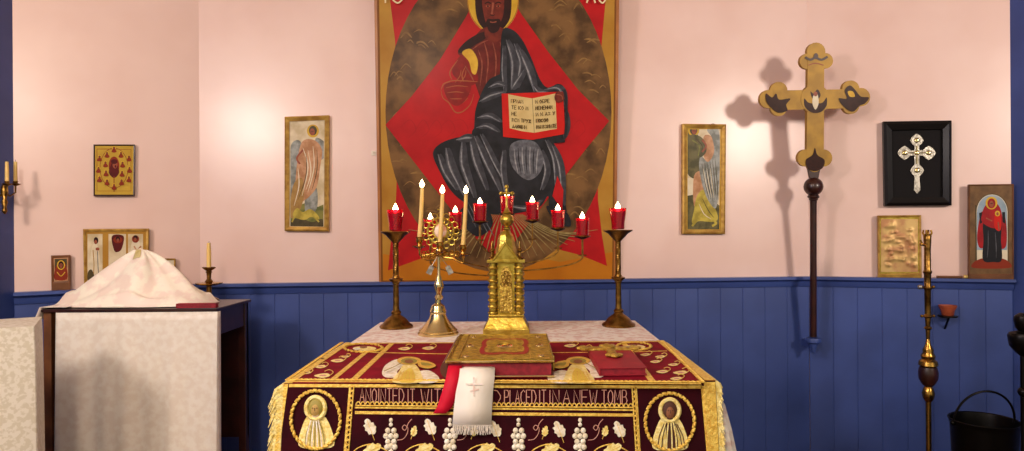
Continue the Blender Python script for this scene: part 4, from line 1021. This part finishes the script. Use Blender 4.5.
def trip(g, c):
    g.area(p_och, c)
    for x0, x1 in ((87.5, 102.5), (108.5, 126), (128, 143)): g.area(p_sky, [(x0, 234), (x1, 234), (x1, 281), (x0, 281)])
    g.area(p_wht, [(91, 252), (95, 243), (99, 252), (101, 281), (90, 281)], True); g.line(p_och, [(93, 250), (94, 265), (93, 280)], .8); g.line(p_grey, [(97.5, 251), (98, 266), (99, 280)], .7); g.area(p_hair, ell(96, 240.5, 2.3, 3.4)); g.area(p_skinl, ell(95.6, 242, 1.5, 2.2)); g.area(p_skinl, ell(97.5, 249, 2, 1.6)); g.area(p_dkg, [(88, 272), (92, 270), (95, 281), (88, 281)], True)
    g.area(p_dred, [(112, 236), (123.5, 236), (122, 248), (118, 252), (114, 250)], True); g.area(p_brn, ell(117.8, 240, 4.5, 3.2)); g.area(p_hair, ell(117.8, 239, 2.2, 2.6)); g.area(p_skinl, ell(117.8, 240.2, 1.3, 1.7))
    g.area(p_wht, [(131, 246), (135, 241), (140, 244), (142, 281), (130, 281)], True); g.area(p_brn, ell(135.5, 239, 3.6, 3.8)); g.area(p_hair, ell(135.5, 238, 2.2, 2.8)); g.area(p_skinl, ell(135.2, 239.4, 1.4, 1.8)); g.line(p_pink, [(134, 246), (137, 250), (141, 246)], 1.5)
picture('three_panel_icon', PLW, [(83, 229), (149, 228.5), (148.5, 283), (84, 284)], 'gold-framed icon of three standing saints, half hidden behind the white veil', 'icon', .006, 3.0, m_giltframe, trip, rest=True, lift=.03)
def small_b(g, c):
    g.area(p_pink, c); g.area(p_dkg, inset(c, 1.2)); g.area(p_brn, [(54.5, 279), (55.5, 268), (58, 264), (62, 261), (66, 265), (67, 279)], True); g.area(p_gilt, ell(61, 265, 4.0, 4.8)); g.area(p_hair, ell(61, 265, 2.8, 3.8)); g.area(p_skinl, ell(61, 265.6, 1.7, 2.5)); g.line(p_hair, [(60, 265), (62, 265)], .5, False); g.line(p_gilt, [(57, 272), (61, 276), (65, 272)], .8)
picture('brown_icon', PLW, [(51, 255.5), (70.5, 255), (70.5, 283), (51.5, 284)], 'small brown bust icon standing alone at the left end of the ledge', 'icon', .006, 2.4, m_wood, small_b, rest=True, lift=.028)
def small_f(g, c):
    g.area(p_wht, c); g.area(p_dkg, [(167, 276), (166.6, 270), (168.5, 265), (170.5, 270), (170.6, 276)], True); g.area(p_hair, ell(168.6, 264.6, 1.5, 1.9)); g.area(p_skinl, ell(168.6, 265, .8, 1.1, 10))
picture('tiny_framed_icon', PLW, [(161.5, 258.5), (175.5, 258.5), (175.5, 280), (162, 281)], 'tiny gilt-framed icon on the ledge right of the white veil', 'icon', .006, 1.6, m_giltframe, small_f, rest=True, lift=.028)
q = PLW.hit(180, 277, .03); mb = MB(); mb.lathe([(.015, 0), (.018, .004), (.012, .01), (.02, .022), (.022, .034), (.014, .044), (.016, .047), (.009, .056), (.002, .06)], (q.x, q.y, RAIL + .0005), 18)
tag(mb.build('brass_pot', m_oldbrass, smooth=True), 'tiny lidded brass pot on the ledge beside the tiny framed icon', 'pot')

# ---- icons of the right wall
def silver_cross_draw(g, c): g.area(m_black, c)
blk = picture('framed_silver_cross', PRW, [(882.5, 122), (950.5, 121), (950.5, 205.5), (884, 206)], 'black framed panel with a silver hand cross mounted on black velvet', 'framed cross', .03, 8.5, m_blackframe, silver_cross_draw, lift=.02)
PK = PRW.moved(.0215); mb = MB()
def kite(x, y, r): mb.prism([PK.hit(x + r * a, y + r * b) for a, b in ((0, -1), (.45, -.75), (.75, -.45), (1, 0), (.75, .45), (.45, .75), (0, 1), (-.45, .75), (-.75, .45), (-1, 0), (-.75, -.45), (-.45, -.75))], PK.N * .008)
mb.prism([PK.hit(x, y) for x, y in ((914.2, 138), (918.8, 138), (919.2, 180), (920.2, 190), (917, 193.5), (913.8, 190), (914.2, 180))], PK.N * .006)
mb.prism([PK.hit(x, y) for x, y in ((903, 150.6), (930, 150.6), (930, 155.6), (903, 155.6))], PK.N * .0065)
for x, y, r in ((916.5, 140.5, 6.6), (904.2, 153, 7), (928.4, 153, 7), (916.8, 170.5, 6.8), (916.5, 153, 4)): kite(x, y, r)
sil = mb.build('silver_cross', m_silver, blk, bevel=.0015)
mb = MB(); mk = Matrix((PK.U, PK.W, PK.N)).transposed()
for x, y in ((916.5, 140.5), (904.2, 153), (928.4, 153), (916.8, 170.5), (916.5, 153)): mb.ball(PK.hit(x, y, .008), .015, 0, (1, 1, .35), mx=mk)
mb.tube([PK.hit(916.5, 146, .008), PK.hit(916.5, 164, .008)], .003, 6); mb.tube([PK.hit(908, 153, .008), PK.hit(925, 153, .008)], .003, 6)
mb.build('cross_boss', m_palegold, sil, smooth=True)
def repousse(g, c): g.area(m_gold, c)
rp = picture('embossed_icon', PRW, [(877.5, 215.5), (921, 215), (921.5, 275), (878, 276)], 'gold embossed relief icon standing on the ledge below the framed cross', 'icon', .008, 2.2, m_giltframe, repousse, rest=True, lift=.032)
PR = PRW.moved(.0335)
rr = random.Random(11)
lumps = [(886 + 30 * rr.random(), 222 + 44 * rr.random(), rr.uniform(1.2, 3.4), rr.uniform(1, 2.2)) for _ in range(34)] + [(889, 226, 5, 2.2), (893, 222, 2.4, 5), (884, 241, 5, 1.6), (900, 237, 7, 1.8), (910, 240, 3, 7), (912, 252, 3, 9), (896, 250, 6, 2), (890, 260, 5, 1.6)]
def relief(u, v):
    x, y = 881 + 37 * u, 272 - 53 * v
    h = sum(math.exp(-((x - a) / b) ** 2 - ((y - c_) / d) ** 2) for a, c_, b, d in lumps); e = min(1, 8 * u, 8 * (1 - u), 8 * v, 8 * (1 - v))
    return PR.hit(x, y, .0005 + .0065 * min(1.5, h) * e)
mb = MB(); mb.grid(relief, 46, 60); mb.build('relief', mat('worn_gilt', 'D2B070', .45, .4, 'B88458', 14, 3, lo=.4, hi=.6), rp, smooth=True)
p_stone = P('brown_stone', '7A5A38', '5E442A', 22); p_arch = P('arch_blue', '9FB0BC', '8699A8', 14); p_mred = P('mantle_red', 'A8141C', '8A1016', 20); p_mblk = P('skirt_blue_black', '17161E', '101018', 20)
def theo(g, c):
    g.area(p_stone, c)
    arch = [(976, 266), (976, 212)] + [(992 + 16 * math.cos(a), 212 - 18 * math.sin(a)) for a in [PI - PI * k / 14 for k in range(15)]] + [(1008, 266)]
    g.area(p_wht, arch); g.area(p_dkg, [(975.2, 205), (976.4, 205), (977, 268), (975.4, 268)])
    g.area(p_arch, [(976.8, 250), (976.8, 212)] + [(992 + 15 * math.cos(a), 212 - 17 * math.sin(a)) for a in [PI - PI * k / 14 for k in range(15)]] + [(1007.2, 250)])
    g.line(p_dkg, arch, .9, False)
    g.area(p_brn, [(974, 262), (984, 258), (1000, 258), (1009, 262), (1009, 268), (974, 268)], True)
    g.area(p_mred, [(980, 216), (983, 212), (985, 226), (984, 246), (979, 247), (977, 236)], True); g.area(p_mred, [(1004, 214), (1006.6, 228), (1006, 246), (1000, 247), (1000, 226)], True); g.area(p_mblk, [(979, 213), (982.4, 212), (982.6, 222), (980, 224)]); g.area(p_mblk, [(1002, 212), (1005, 212), (1005.4, 224), (1002.4, 222)])
    g.area(p_mblk, [(984, 222), (1000, 222), (1001, 240), (1001.6, 260), (993, 262), (983, 260), (983.4, 240)], True)
    g.area(p_mred, [(985, 206), (992, 201), (999, 206), (1002, 216), (1001, 226), (992, 228), (982, 222), (982, 214)], True)
    g.area(p_halo, ell(991.4, 203, 6, 6.4)); g.area(p_mred, ell(991.4, 203.4, 4, 5)); g.area(p_skinl, ell(991.4, 204, 2.2, 3.2)); g.line(p_hair, [(990.2, 203.4), (992.6, 203.4)], .6, False)
    g.area(p_bred, [(995, 214), (1000, 214), (1001, 228), (998, 231), (994, 226)], True); g.area(p_halo, ell(997.4, 213.5, 2.6, 2.8)); g.area(p_skinl, ell(997.4, 213.8, 1.2, 1.6)); g.line(p_skinl, [(998, 222), (999, 230)], 1.3); g.line(p_skinl, [(986, 218), (992, 221)], 1.2); g.line(p_grey, [(988, 230), (988, 246), (987, 258)], .6, True, True); g.line(p_grey, [(995, 232), (996, 246), (996, 258)], .6, True, True)
thp = Plane(PRW.O + PRW.N * .03, PRW.N)
picture('arched_icon', PRW, [(968.5, 184.5), (1013.5, 184), (1013.5, 275), (968.5, 275.5)], 'tall icon of a red-mantled woman in a blue arch at the ledge end', 'icon', .006, 1.2, m_wood, theo, rest=True, lift=.05)
# a thin brown strip lying on the ledge with a pale stub beside it
a, b = PRW.hit(935, 273, .03), PRW.hit(960.5, 273, .03)
mb = MB(); a.z = b.z = RAIL + .0075; mb.tube([a, a.lerp(b, .5), b], .007, 8); tag(mb.build('wooden_stick', m_wood, smooth=True), 'thin brown stick lying on the ledge between the embossed and arched icons', 'stick')
a, b = PRW.hit(962, 272, .03), PRW.hit(966.5, 272, .03); a.z = b.z = RAIL + .0105
mb = MB(); mb.tube([a, a.lerp(b, .5), b], .010, 10); tag(mb.build('candle_stub', m_wax, smooth=True), 'short pale candle stub lying on the ledge against the arched icon', 'candle')

# ---- processional cross on its staff
YT, YB2, zT, zB2 = 3.83, 3.985, 2.45, 0.90
tilt = V((0, YT - YB2, zT - zB2)).normalized()                 # up along the staff
NX = V((0, -tilt.z, tilt.y)).normalized()
PX = Plane(at(813, 330, 3.985), NX)
pc = thing('processional_cross', PX.hit(812.5, 338), 'gilt budded processional cross with dark painted ends on a dark wood staff', 'cross')
mb = MB(); TH = .03
def disc(x, y, r, th=TH): mb.prism([PX.hit(*p) for p in ell(x, y, r, r, 20)], PX.N * th)
def bar(pts, th=TH): mb.prism([PX.hit(*p) for p in pts], PX.N * th)
bar([(805.5, 60), (822, 60), (821.5, 155), (804.5, 155)], TH); bar([(772, 91), (855, 89.5), (855, 108.5), (772, 110.5)], TH * .985)
for x, y, r in ((814, 52.5, 9.2), (805.5, 62, 7.8), (823, 61.5, 7.8), (777, 91, 8.6), (767, 99.5, 9.2), (777, 108, 8.4), (848.5, 89.5, 8.6), (858.5, 97.5, 9.2), (848.5, 106, 8.4), (804, 158, 8.6), (821.5, 158, 8.6), (812.5, 165, 7)): disc(x, y, r, TH * (.93 + .003 * (x % 7)))
disc(813, 99.5, 14.5, TH * 1.06)
mb.build('cross', m_crossgold, pc, bevel=.0025)
p_dbrown = P('dark_brown', '3A1A10', '2A100A', 30)
g = Painting(PX, TH * 1.075, .0001)
g.area(p_dbrown, [(802, 99), (806, 103), (813, 104), (820, 103), (824, 98), (824, 106), (819, 112), (812, 113.5), (806, 111), (802, 106)], True)
g.area(p_dbrown, [(808, 92), (811, 94), (815, 90), (818, 95), (816, 99), (810, 99)], True); g.area(p_wht, [(811, 96), (815, 95), (816, 104), (813, 110), (810, 104)], True); g.area(p_skinl, ell(813, 94.5, 2, 2.4))
g.build('painted_inlay', pc)
g = Painting(PX, TH * 1.075, .0001)
g.area(p_dbrown, [(764, 94), (770, 98), (774, 94), (777, 100), (788, 99), (784, 105), (785, 111), (776, 113), (768, 107), (764, 101)], True)
g.build('painted_inlay', pc)
g = Painting(PX, TH * 1.075, .0001)
g.area(p_dbrown, [(842, 91), (847, 86), (852, 90), (858, 97), (866, 98), (862, 104), (857, 106), (850, 112), (841, 107), (836, 99), (844, 99)], True); g.area(p_gilt, [(845, 92), (850, 92), (852, 97), (847, 97)], True)
g.build('painted_inlay', pc)
g = Painting(PX, TH * 1.075, .0001)
g.area(p_dbrown, [(812.5, 148), (815, 155), (822, 160), (820, 168), (812.5, 171), (805, 168), (803.5, 160), (810, 155)], True)
g.build('painted_inlay', pc)
g = Painting(PX, TH * 1.075, .0001)
g.line(p_dbrown, [(803, 58), (808, 60.5), (813, 58.5), (819, 60.5), (825, 57.5)], 2.2); g.area(p_dbrown, ell(813.5, 57, 2.2, 3)); g.line(p_brn, [(806, 66), (813, 64), (821, 66)], .8)
g.build('painted_inlay', pc)
mb = MB(); rot = Matrix((V((1, 0, 0)), tilt.cross(V((1, 0, 0))), tilt)).transposed(); c0 = PX.hit(812.3, 186.5, TH / 2)
mb.prism([PX.hit(x, y, .002) for x, y in ((806, 166), (819, 166), (816.5, 178), (808.5, 178))], PX.N * (TH - .006)); mb.ball(c0, .0535, 0, mx=rot, seg=20, rings=12)
for y, r in ((196.5, .033), (199, .026)): mb.ball(PX.hit(812.3, y, TH / 2), r, 0, (1, 1, .5), mx=rot)
mb.build('knob', m_darkwood, pc, smooth=True)
mb = MB(); mb.tube([PX.hit(812.2, y, TH / 2) for y in (192, 204, 240, 280, 336)], [.024, .019, .0185, .019, .019], 12); mb.build('staff', m_darkwood, pc, smooth=True)
# socket and clip holding the staff
sk = PX.hit(812.3, 338, TH / 2)
mb = MB(); mb.lathe([(.004, -.085), (.012, -.08), (.024, -.03), (.042, -.02), (.044, 0), (.042, .004), (.024, .004), (.022, -.012), (.001, -.013)], sk, 20)
mb.box((sk.x - .02, sk.y + .03, sk.z - .06), (sk.x + .02, WC1.y - .018, sk.z - .015))
tag(mb.build('staff_socket', m_blue, smooth=True), 'blue painted wall socket holding the foot of the processional staff', 'bracket')

# ================================================================== LEFT SIDE
PTX0, PTX1, PTY0, PTY1, PTZ = -2.11, -1.375, 3.1, 3.50, 1.054
t = thing('preparation_table', ((PTX0 + PTX1) / 2, (PTY0 + PTY1) / 2, 0), 'brown wooden side table with a pale skirt, left of the altar', 'table')
mb = MB(); mb.box((PTX0 - .066, PTY0 - .004, PTZ - .014), (PTX1, PTY1, PTZ)); mb.build('tabletop', m_darkwood, t, bevel=.002)
for x0, x1, mm in ((PTX0 - .066, PTX0 - .030, m_wood), (PTX1 - .05, PTX1 - .012, m_darkwood)):
    for y0 in (PTY0 + .012, PTY1 - .05):
        mb = MB(); mb.box((x0, y0, .0), (x1, y0 + .04, PTZ - .0145)); mb.build('leg', mm, t, bevel=.003)
    mb = MB(); mb.box((x0 + .006, PTY0 + .053, PTZ - .13), (x1 - .006, PTY1 - .051, PTZ - .0145)); mb.build('apron', mm, t)
mb = MB(); mb.box((PTX0, PTY1 - .03, PTZ - .7), (PTX1 - .012, PTY1 - .012, PTZ - .0145)); mb.build('back_panel', m_darkwood, t)
def skirt(name, x0, x1, y, ztop, zbot, amp, k, m, parent=None, ret=.10, flare=.0, phase=0.0):
    def fn(u, v):
        h = v * (ztop - zbot); L_ = (x1 - x0) + ret; s_ = u * L_
        wob = amp * v ** .6 * (math.sin(k * s_ + phase) + .5 * math.sin(2.3 * k * s_ + 1 + phase))
        if s_ < x1 - x0: return V((x0 + s_ - flare * v * (1 - s_ / (x1 - x0)), y - wob - .02 * v, ztop - h))
        return V((x1 + abs(wob) * .5, y + (s_ - (x1 - x0)) - .02 * v, ztop - h))
    mb = MB(); mb.grid(fn, 120, 24); return mb.build(name, m, parent, smooth=True, solid=.0016)
o = skirt('table_skirt', PTX0 + .002, PTX1 + .0035, PTY0 - .002, PTZ - .0155, .05, .011, 26, m_brocade, None, .03)
tag(o, 'white brocade skirt hanging down the front of the side table', 'table skirt')
# veil draped in a peak over the holy vessels
vx, vy = -1.80, 3.32
def veil(u, v):
    a = 2 * PI * u; s_ = v
    rx = .43 if math.cos(a) < 0 else .335; ry = .205 if math.sin(a) < 0 else .135
    r = s_
    k = 1 + .42 * (1 / max(abs(math.cos(a)), abs(math.sin(a))) - 1) * s_ ** 2 * max(0.0, min(1.0, -4 * math.sin(a)))
    x = vx - .045 * (1 - s_) + rx * r * math.cos(a) * k; y = vy + ry * r * math.sin(a) * k
    t = max(0.0, s_ - .09) / .91
    hpk = .265
    z = hpk * (1 - t) ** 1.12 - .02 * math.exp(-(s_ / .12) ** 2) * s_ / .12
    fold = .022 * math.sin(5 * a + 4 * s_ + .6) * (4 * t * (1 - t)) + .010 * math.sin(11 * a + 7 * s_) * (t * (1 - t) * 3)
    fold += .012 * math.exp(-((a - 1.5 * PI - .02) / .13) ** 2) * (4 * t * (1 - t))
    z = z + fold + .012 * math.exp(-((s_ - .88) / .06) ** 2) * (1 + math.sin(4 * a + 1))
    return V((x, y, PTZ + .004 + max(0.0005, z)))
mb = MB(); mb.grid(veil, 110, 34)
o = mb.build('vessel_veil', m_satin, smooth=True, solid=.002); tag(o, 'shiny white satin veil draped in a peak over vessels on the side table', 'cloth')
mb = MB()
def orph(u, v):
    a = 1.5 * PI + .02 + (u - .5) * .34 / (.35 + 1.2 * v * .45); p = veil(((a) % (2 * PI)) / (2 * PI), .05 + .2 * v); return p + V((0, -.004, .003))
mb.grid(orph, 6, 8); mb.build('embroidered_band', m_goldcloth, o, smooth=True, solid=.001)
def corner(u, v):
    x = PTX0 + .05 - .15 * v + .010 * math.sin(5 * u) * v; y = PTY0 - .004 + .16 * u; return V((x, y, PTZ + .010 - .34 * max(0, v - .80) * (1 - .5 * u)))
mb = MB(); mb.grid(corner, 8, 20); mb.build('fallen_corner', m_satin, o, smooth=True, solid=.002)
# second piece of white cloth and red book by the veil
rb2 = thing('red_book', (-1.46, 3.12, PTZ), 'thin dark red book lying at the right front corner of the side table', 'book')
b0_, b1_ = V((-1.565, 3.105, PTZ + .001)), V((-1.382, 3.14, PTZ + .021))
mb = MB(); mb.box(b0_, (b1_.x, b1_.y, b0_.z + .003)); mb.box((b0_.x, b0_.y, b1_.z - .003), b1_); mb.box((b0_.x, b0_.y, b0_.z + .003), (b0_.x + .003, b1_.y, b1_.z - .003)); mb.build('cover', m_redcloth, rb2, bevel=.001)
mb = MB(); mb.box((b0_.x + .0032, b0_.y + .003, b0_.z + .0032), (b1_.x - .003, b1_.y - .003, b1_.z - .0032)); mb.build('page_block', m_pages, rb2)
# candlestick at the back right corner of the side table
cs0 = at(209, 284, 3.452); cz0 = PTZ + .0005
cs = thing('candlestick', (cs0.x, cs0.y, cz0), 'short brass candlestick with a wide pan at the back right of the side table', 'candlestick')
dz = cs0.z - cz0
mb = MB(); mb.lathe([(.045, 0), (.046, .006), (.03, .014), (.014, .022), (.012, dz - .012), (.03, dz - .008)], (cs0.x, cs0.y, cz0), 24); mb.build('base', m_oldbrass, cs, smooth=True)
mb = MB(); mb.lathe([(.03, dz - .008), (.062, dz), (.066, dz + .006), (.06, dz + .006), (.04, dz + .001), (.014, dz + .002)], (cs0.x, cs0.y, cz0), 24); mb.build('pan', m_brass, cs, smooth=True)
zc_ = at(209, 267, 3.452).z - cz0
mb = MB(); mb.lathe([(.014, dz + .002), (.02, dz + .014), (.01, dz + .026), (.012, zc_ - .03), (.017, zc_ - .026), (.012, zc_ - .02), (.03, zc_ - .004), (.026, zc_), (.012, zc_ - .002), (.0115, zc_ - .012), (.001, zc_ - .013)], (cs0.x, cs0.y, cz0), 20, wob=lambda a, z: 1 + (.22 * math.cos(6 * a) if z > zc_ - .008 else 0)); mb.build('socket', m_oldbrass, cs, smooth=True)
zt = at(209, 243, 3.452).z - (cz0 + zc_ - .012)
cd = thing('taper_candle', (cs0.x, cs0.y, cz0 + zc_ - .0115), 'unlit cream candle in the short brass candlestick', 'candle')
mb = MB(); mb.tube([(cs0.x, cs0.y, cz0 + zc_ - .0115 + zt * k / 4) for k in range(5)], [.0112, .0112, .011, .0105, .009], 12); mb.build('wax', m_wax, cd, smooth=True)
mb = MB(); mb.tube([(cs0.x, cs0.y, cz0 + zc_ - .0115 + zt), (cs0.x + .002, cs0.y, cz0 + zc_ - .003 + zt)], .001, 5); mb.build('wick', m_wick, cd)
# second, lower table at the far left under beige brocade
TURN = math.radians(31); TP = V((-1.815, 2.47, 0))            # it stands turned towards the altar
def turned(mb):
    c, s_ = math.cos(TURN), math.sin(TURN)
    mb.v = [V((TP.x + .062 + (p.x - TP.x) * c - (p.y - TP.y) * s_, TP.y + (p.x - TP.x) * s_ + (p.y - TP.y) * c, p.z)) for p in mb.v]; return mb
t = thing('side_table', (-2.10, 2.47, 0), 'small table at the left edge hidden under beige brocade', 'table')
mb = MB(); mb.box((-2.275, 2.485, 1.04), (-1.83, 2.78, 1.062)); turned(mb).build('tabletop', m_wood, t)
for x in (-2.25, -1.86):
    for y in (2.51, 2.755):
        mb = MB(); mb.box((x - .02, y - .02, 0), (x + .02, y + .02, 1.04)); turned(mb).build('leg', m_wood, t)
o = turned(drape(-2.285, -1.82, 2.475, 2.79, 1.066, .04, .008, .006, 30)).build('brocade_cloth', m_beigebrocade, smooth=True); tag(o, 'beige brocade cloth over the small table at the left edge', 'tablecloth')
# brass wall sconce on the blue side wall
sn = thing('wall_sconce', (-2.519, 3.27, at(8, 190, 3.27).z), 'dark brass wall sconce with two unlit candles on the blue left wall', 'sconce')
z_ = lambda y: at(8, y, 3.27).z
mb = MB(); mb.lathe([(.001, 0), (.03, .001), (.03, .008), (.012, .014), (.001, .015)], (0, 0, 0), 20)
mb.v = [V((-2.519 + p.z, 3.27 + p.x * .8, z_(188) + p.y * 2)) for p in mb.v]; mb.build('backplate', m_oldbrass, sn, smooth=True)
mb = MB(); xs_ = -2.468; mb.tube([(-2.51, 3.27, z_(190)), (-2.49, 3.27, z_(196)), (xs_, 3.27, z_(192)), (xs_, 3.27, z_(184))], .006, 8); mb.lathe([(.004, z_(214)), (.012, z_(211)), (.008, z_(207)), (.014, z_(202)), (.008, z_(199)), (.016, z_(192)), (.012, z_(186)), (.006, z_(184))], (xs_, 3.27, 0), 14); mb.build('bracket', m_oldbrass, sn, smooth=True)
for px, yy in ((7, 3.24), (15.5, 3.30)):
    p = at(px, 182, yy); mb = MB()
    mb.tube([(xs_, 3.27, z_(192)), ((xs_ + p.x) / 2, (3.27 + yy) / 2, z_(196)), (p.x, yy, z_(192)), (p.x, yy, p.z - .012)], .004, 7)
    mb.lathe([(.004, -.02), (.02, -.012), (.022, -.008), (.009, -.006), (.012, .004), (.0095, .004), (.0095, -.004), (.001, -.0045)], (p.x, yy, p.z), 14); mb.build('arm', m_oldbrass, sn, smooth=True)
    cd = thing('sconce_candle', (p.x, yy, p.z - .004), 'unlit cream candle in the wall sconce, ' + ('outer one against the blue wall' if px < 10 else 'inner one nearest the pink wall'), 'candle', 'candles of the wall sconce')
    hh = at(px, 161, yy).z - p.z
    mb = MB(); mb.tube([(p.x, yy, p.z - .0035 + hh * k / 3) for k in range(4)], [.0088, .0085, .008, .007], 10); mb.build('wax', m_wax, cd, smooth=True)
    mb = MB(); mb.tube([(p.x, yy, p.z + hh - .004), (p.x, yy, p.z + hh + .006)], .001, 5); mb.build('wick', m_wick, cd)

# ================================================================== RIGHT SIDE
# brass pole stand
GY = 3.45
def gp(px, py): return at(px, py, GY)
gx = gp(928, 340).x
def gz(y): return at(928, y, GY).z
ps = thing('brass_pole_stand', (gx, GY, 0), 'slender brass pole with turned knops standing before the right wall', 'candle stand')
mb = MB(); mb.lathe([(.13, 0), (.132, .012), (.11, .022), (.05, .04), (.022, .07), (.016, .1)], (gx, GY, 0), 28); mb.build('base', m_oldbrass, ps, smooth=True)
mb = MB(); mb.tube([(gx, GY, .09), (gx, GY, gz(400))], .0135, 12); mb.build('lower_pole', m_brass, ps, smooth=True)
mb = MB(); mb.lathe([(.013, gz(402)), (.026, gz(398)), (.03, gz(393)), (.022, gz(388)), (.016, gz(386)), (.02, gz(385))], (gx, GY, 0), 20); mb.build('lower_knop', m_brass, ps, smooth=True)
mb = MB(); mb.lathe([(.02, gz(386)), (.03, gz(384)), (.044, gz(379)), (.046, gz(372)), (.04, gz(367)), (.028, gz(366))], (gx, GY, 0), 20); mb.build('dark_knop', m_darkwood, ps, smooth=True)
mb = MB(); mb.lathe([(.03, gz(367)), (.046, gz(365)), (.042, gz(361)), (.03, gz(359)), (.034, gz(356)), (.024, gz(352)), (.026, gz(350)), (.016, gz(346)), (.012, gz(343)), (.008, gz(338))], (gx, GY, 0), 20); mb.build('upper_knop', m_brass, ps, smooth=True)
mb = MB(); mb.lathe([(.009, gz(339)), (.011, gz(330)), (.02, gz(328)), (.011, gz(326)), (.014, gz(318)), (.024, gz(316.5)), (.014, gz(314)), (.0155, gz(290)), (.022, gz(288)), (.016, gz(286)), (.0165, gz(274)), (.022, gz(272)), (.016, gz(270)), (.0155, gz(250)), (.018, gz(240)), (.019, gz(236)), (.013, gz(234))], (gx, GY, 0), 16)
for y, s_ in ((287, 1), (287, -1), (316, -1), (316, 1)): mb.tube([(gx, GY, gz(y)), (gx + s_ * .028, GY, gz(y))], .004, 6); mb.ball((gx + s_ * .03, GY, gz(y)), .008)
mb.build('upper_pole', m_oldbrass, ps, smooth=True)
mb = MB()
for k in range(4):
    a = PI / 4 + k * PI / 2; mb.tube([(gx + .01 * math.cos(a), GY + .01 * math.sin(a), gz(237)), (gx + .02 * math.cos(a), GY + .02 * math.sin(a), gz(233)), (gx + .016 * math.cos(a), GY + .016 * math.sin(a), gz(230))], .005, 6)
mb.tube([(gx, GY, gz(246)), (gx - .03, GY - .01, gz(245)), (gx - .04, GY - .01, gz(240))], .005, 7); mb.ball((gx - .036, GY - .01, gz(244)), .009); mb.build('finial', m_brass, ps, smooth=True)
mb = MB(); q = gp(920, 287); mb.ball((q.x, GY, q.z), .012); mb.tube([(q.x, GY, q.z), (gx, GY, q.z - .004)], .003, 6); mb.build('glass_bead', m_silver, ps, smooth=True)
# terracotta cup on a small dark wall bracket
q = PRW.hit(944, 314, .07)
br = MB(); f = PRW.hit(944, 316, .0135)
br.prism([q + PRW.U * (.05 * math.cos(a)) - nR * 0 + nR * (.05 * math.sin(a)) - V((0, 0, .008)) for a in [2 * PI * k / 20 for k in range(20)]], (0, 0, .0075)); br.tube([q - V((0, 0, .006)), V((f.x, f.y, q.z - .006))], .008, 8); br.tube([q - V((0, 0, .01)) + nR * .02, V((f.x, f.y, q.z - .08))], .006, 8)
tag(br.build('wall_bracket', m_iron), 'small dark bracket shelf on the blue wall under the terracotta cup', 'bracket')
mb = MB(); mb.lathe([(.026, 0), (.03, .004), (.034, .03), (.044, .046), (.046, .058), (.043, .058), (.038, .046), (.03, .03), (.026, .008), (.001, .007)], q, 24); tag(mb.build('terracotta_cup', mat('terracotta', 'A8502E', .5, 0, '94432A', 20, 3), smooth=True), 'small terracotta cup on the wall bracket right of the brass pole', 'cup')
# dark water pail with its hoop handle
BYD = 3.2; bp0 = at(984, 420, BYD); bx_, brz = bp0.x, bp0.z
pl_ = thing('water_pail', (bx_, BYD, 0), 'dark metal pail with a raised hoop handle on the floor at the lower right', 'pail')
mb = MB(); mb.lathe([(.11, .001), (.115, .004), (.138, brz - .03), (.142, brz - .012), (.148, brz), (.145, brz + .004), (.14, brz), (.132, brz - .04), (.108, .02), (.001, .016)], (bx_, BYD, 0), 36); mb.build('body', m_iron, pl_, smooth=True)
mb = MB(); mb.tube([(bx_ + .143 * math.cos(a), BYD - .02 * math.sin(a), brz - .01 + .15 * math.sin(a)) for a in [PI * k / 24 for k in range(25)]], .0055, 8); mb.build('handle', m_iron, pl_, smooth=True)
mb = MB()
for s_ in (-1, 1): mb.ball((bx_ + s_ * .146, BYD, brz - .012), .012)
mb.build('handle_lug', m_iron, pl_, smooth=True)
# dark iron stand at the right edge
DY = 2.9
def dz_(y): return at(1021, y, DY).z
dx = at(1023, 340, DY).x
ds = thing('iron_stand', (dx, DY, 0), 'dark iron floor stand with glossy bowls cut by the right edge', 'stand')
mb = MB(); mb.lathe([(.11, 0), (.112, .01), (.05, .03), (.016, .05), (.012, .07)], (dx, DY, 0), 24); mb.tube([(dx, DY, .06), (dx, DY, dz_(318))], .011, 10); mb.build('pole', m_iron, ds, smooth=True)
mb = MB(); mb.lathe([(.012, dz_(356)), (.03, dz_(352)), (.05, dz_(346)), (.056, dz_(336)), (.05, dz_(333)), (.02, dz_(331))], (dx, DY, 0), 24); mb.build('lower_bowl', m_iron, ds, smooth=True)
mb = MB(); mb.lathe([(.012, dz_(332)), (.028, dz_(328)), (.034, dz_(320)), (.03, dz_(316)), (.012, dz_(313))], (dx, DY, 0), 20); mb.build('upper_bowl', m_iron, ds, smooth=True)
mb = MB(); mb.ball((dx, DY, dz_(392)), .022); mb.ball((dx, DY, dz_(338)), .018); mb.build('knop', m_iron, ds, smooth=True)
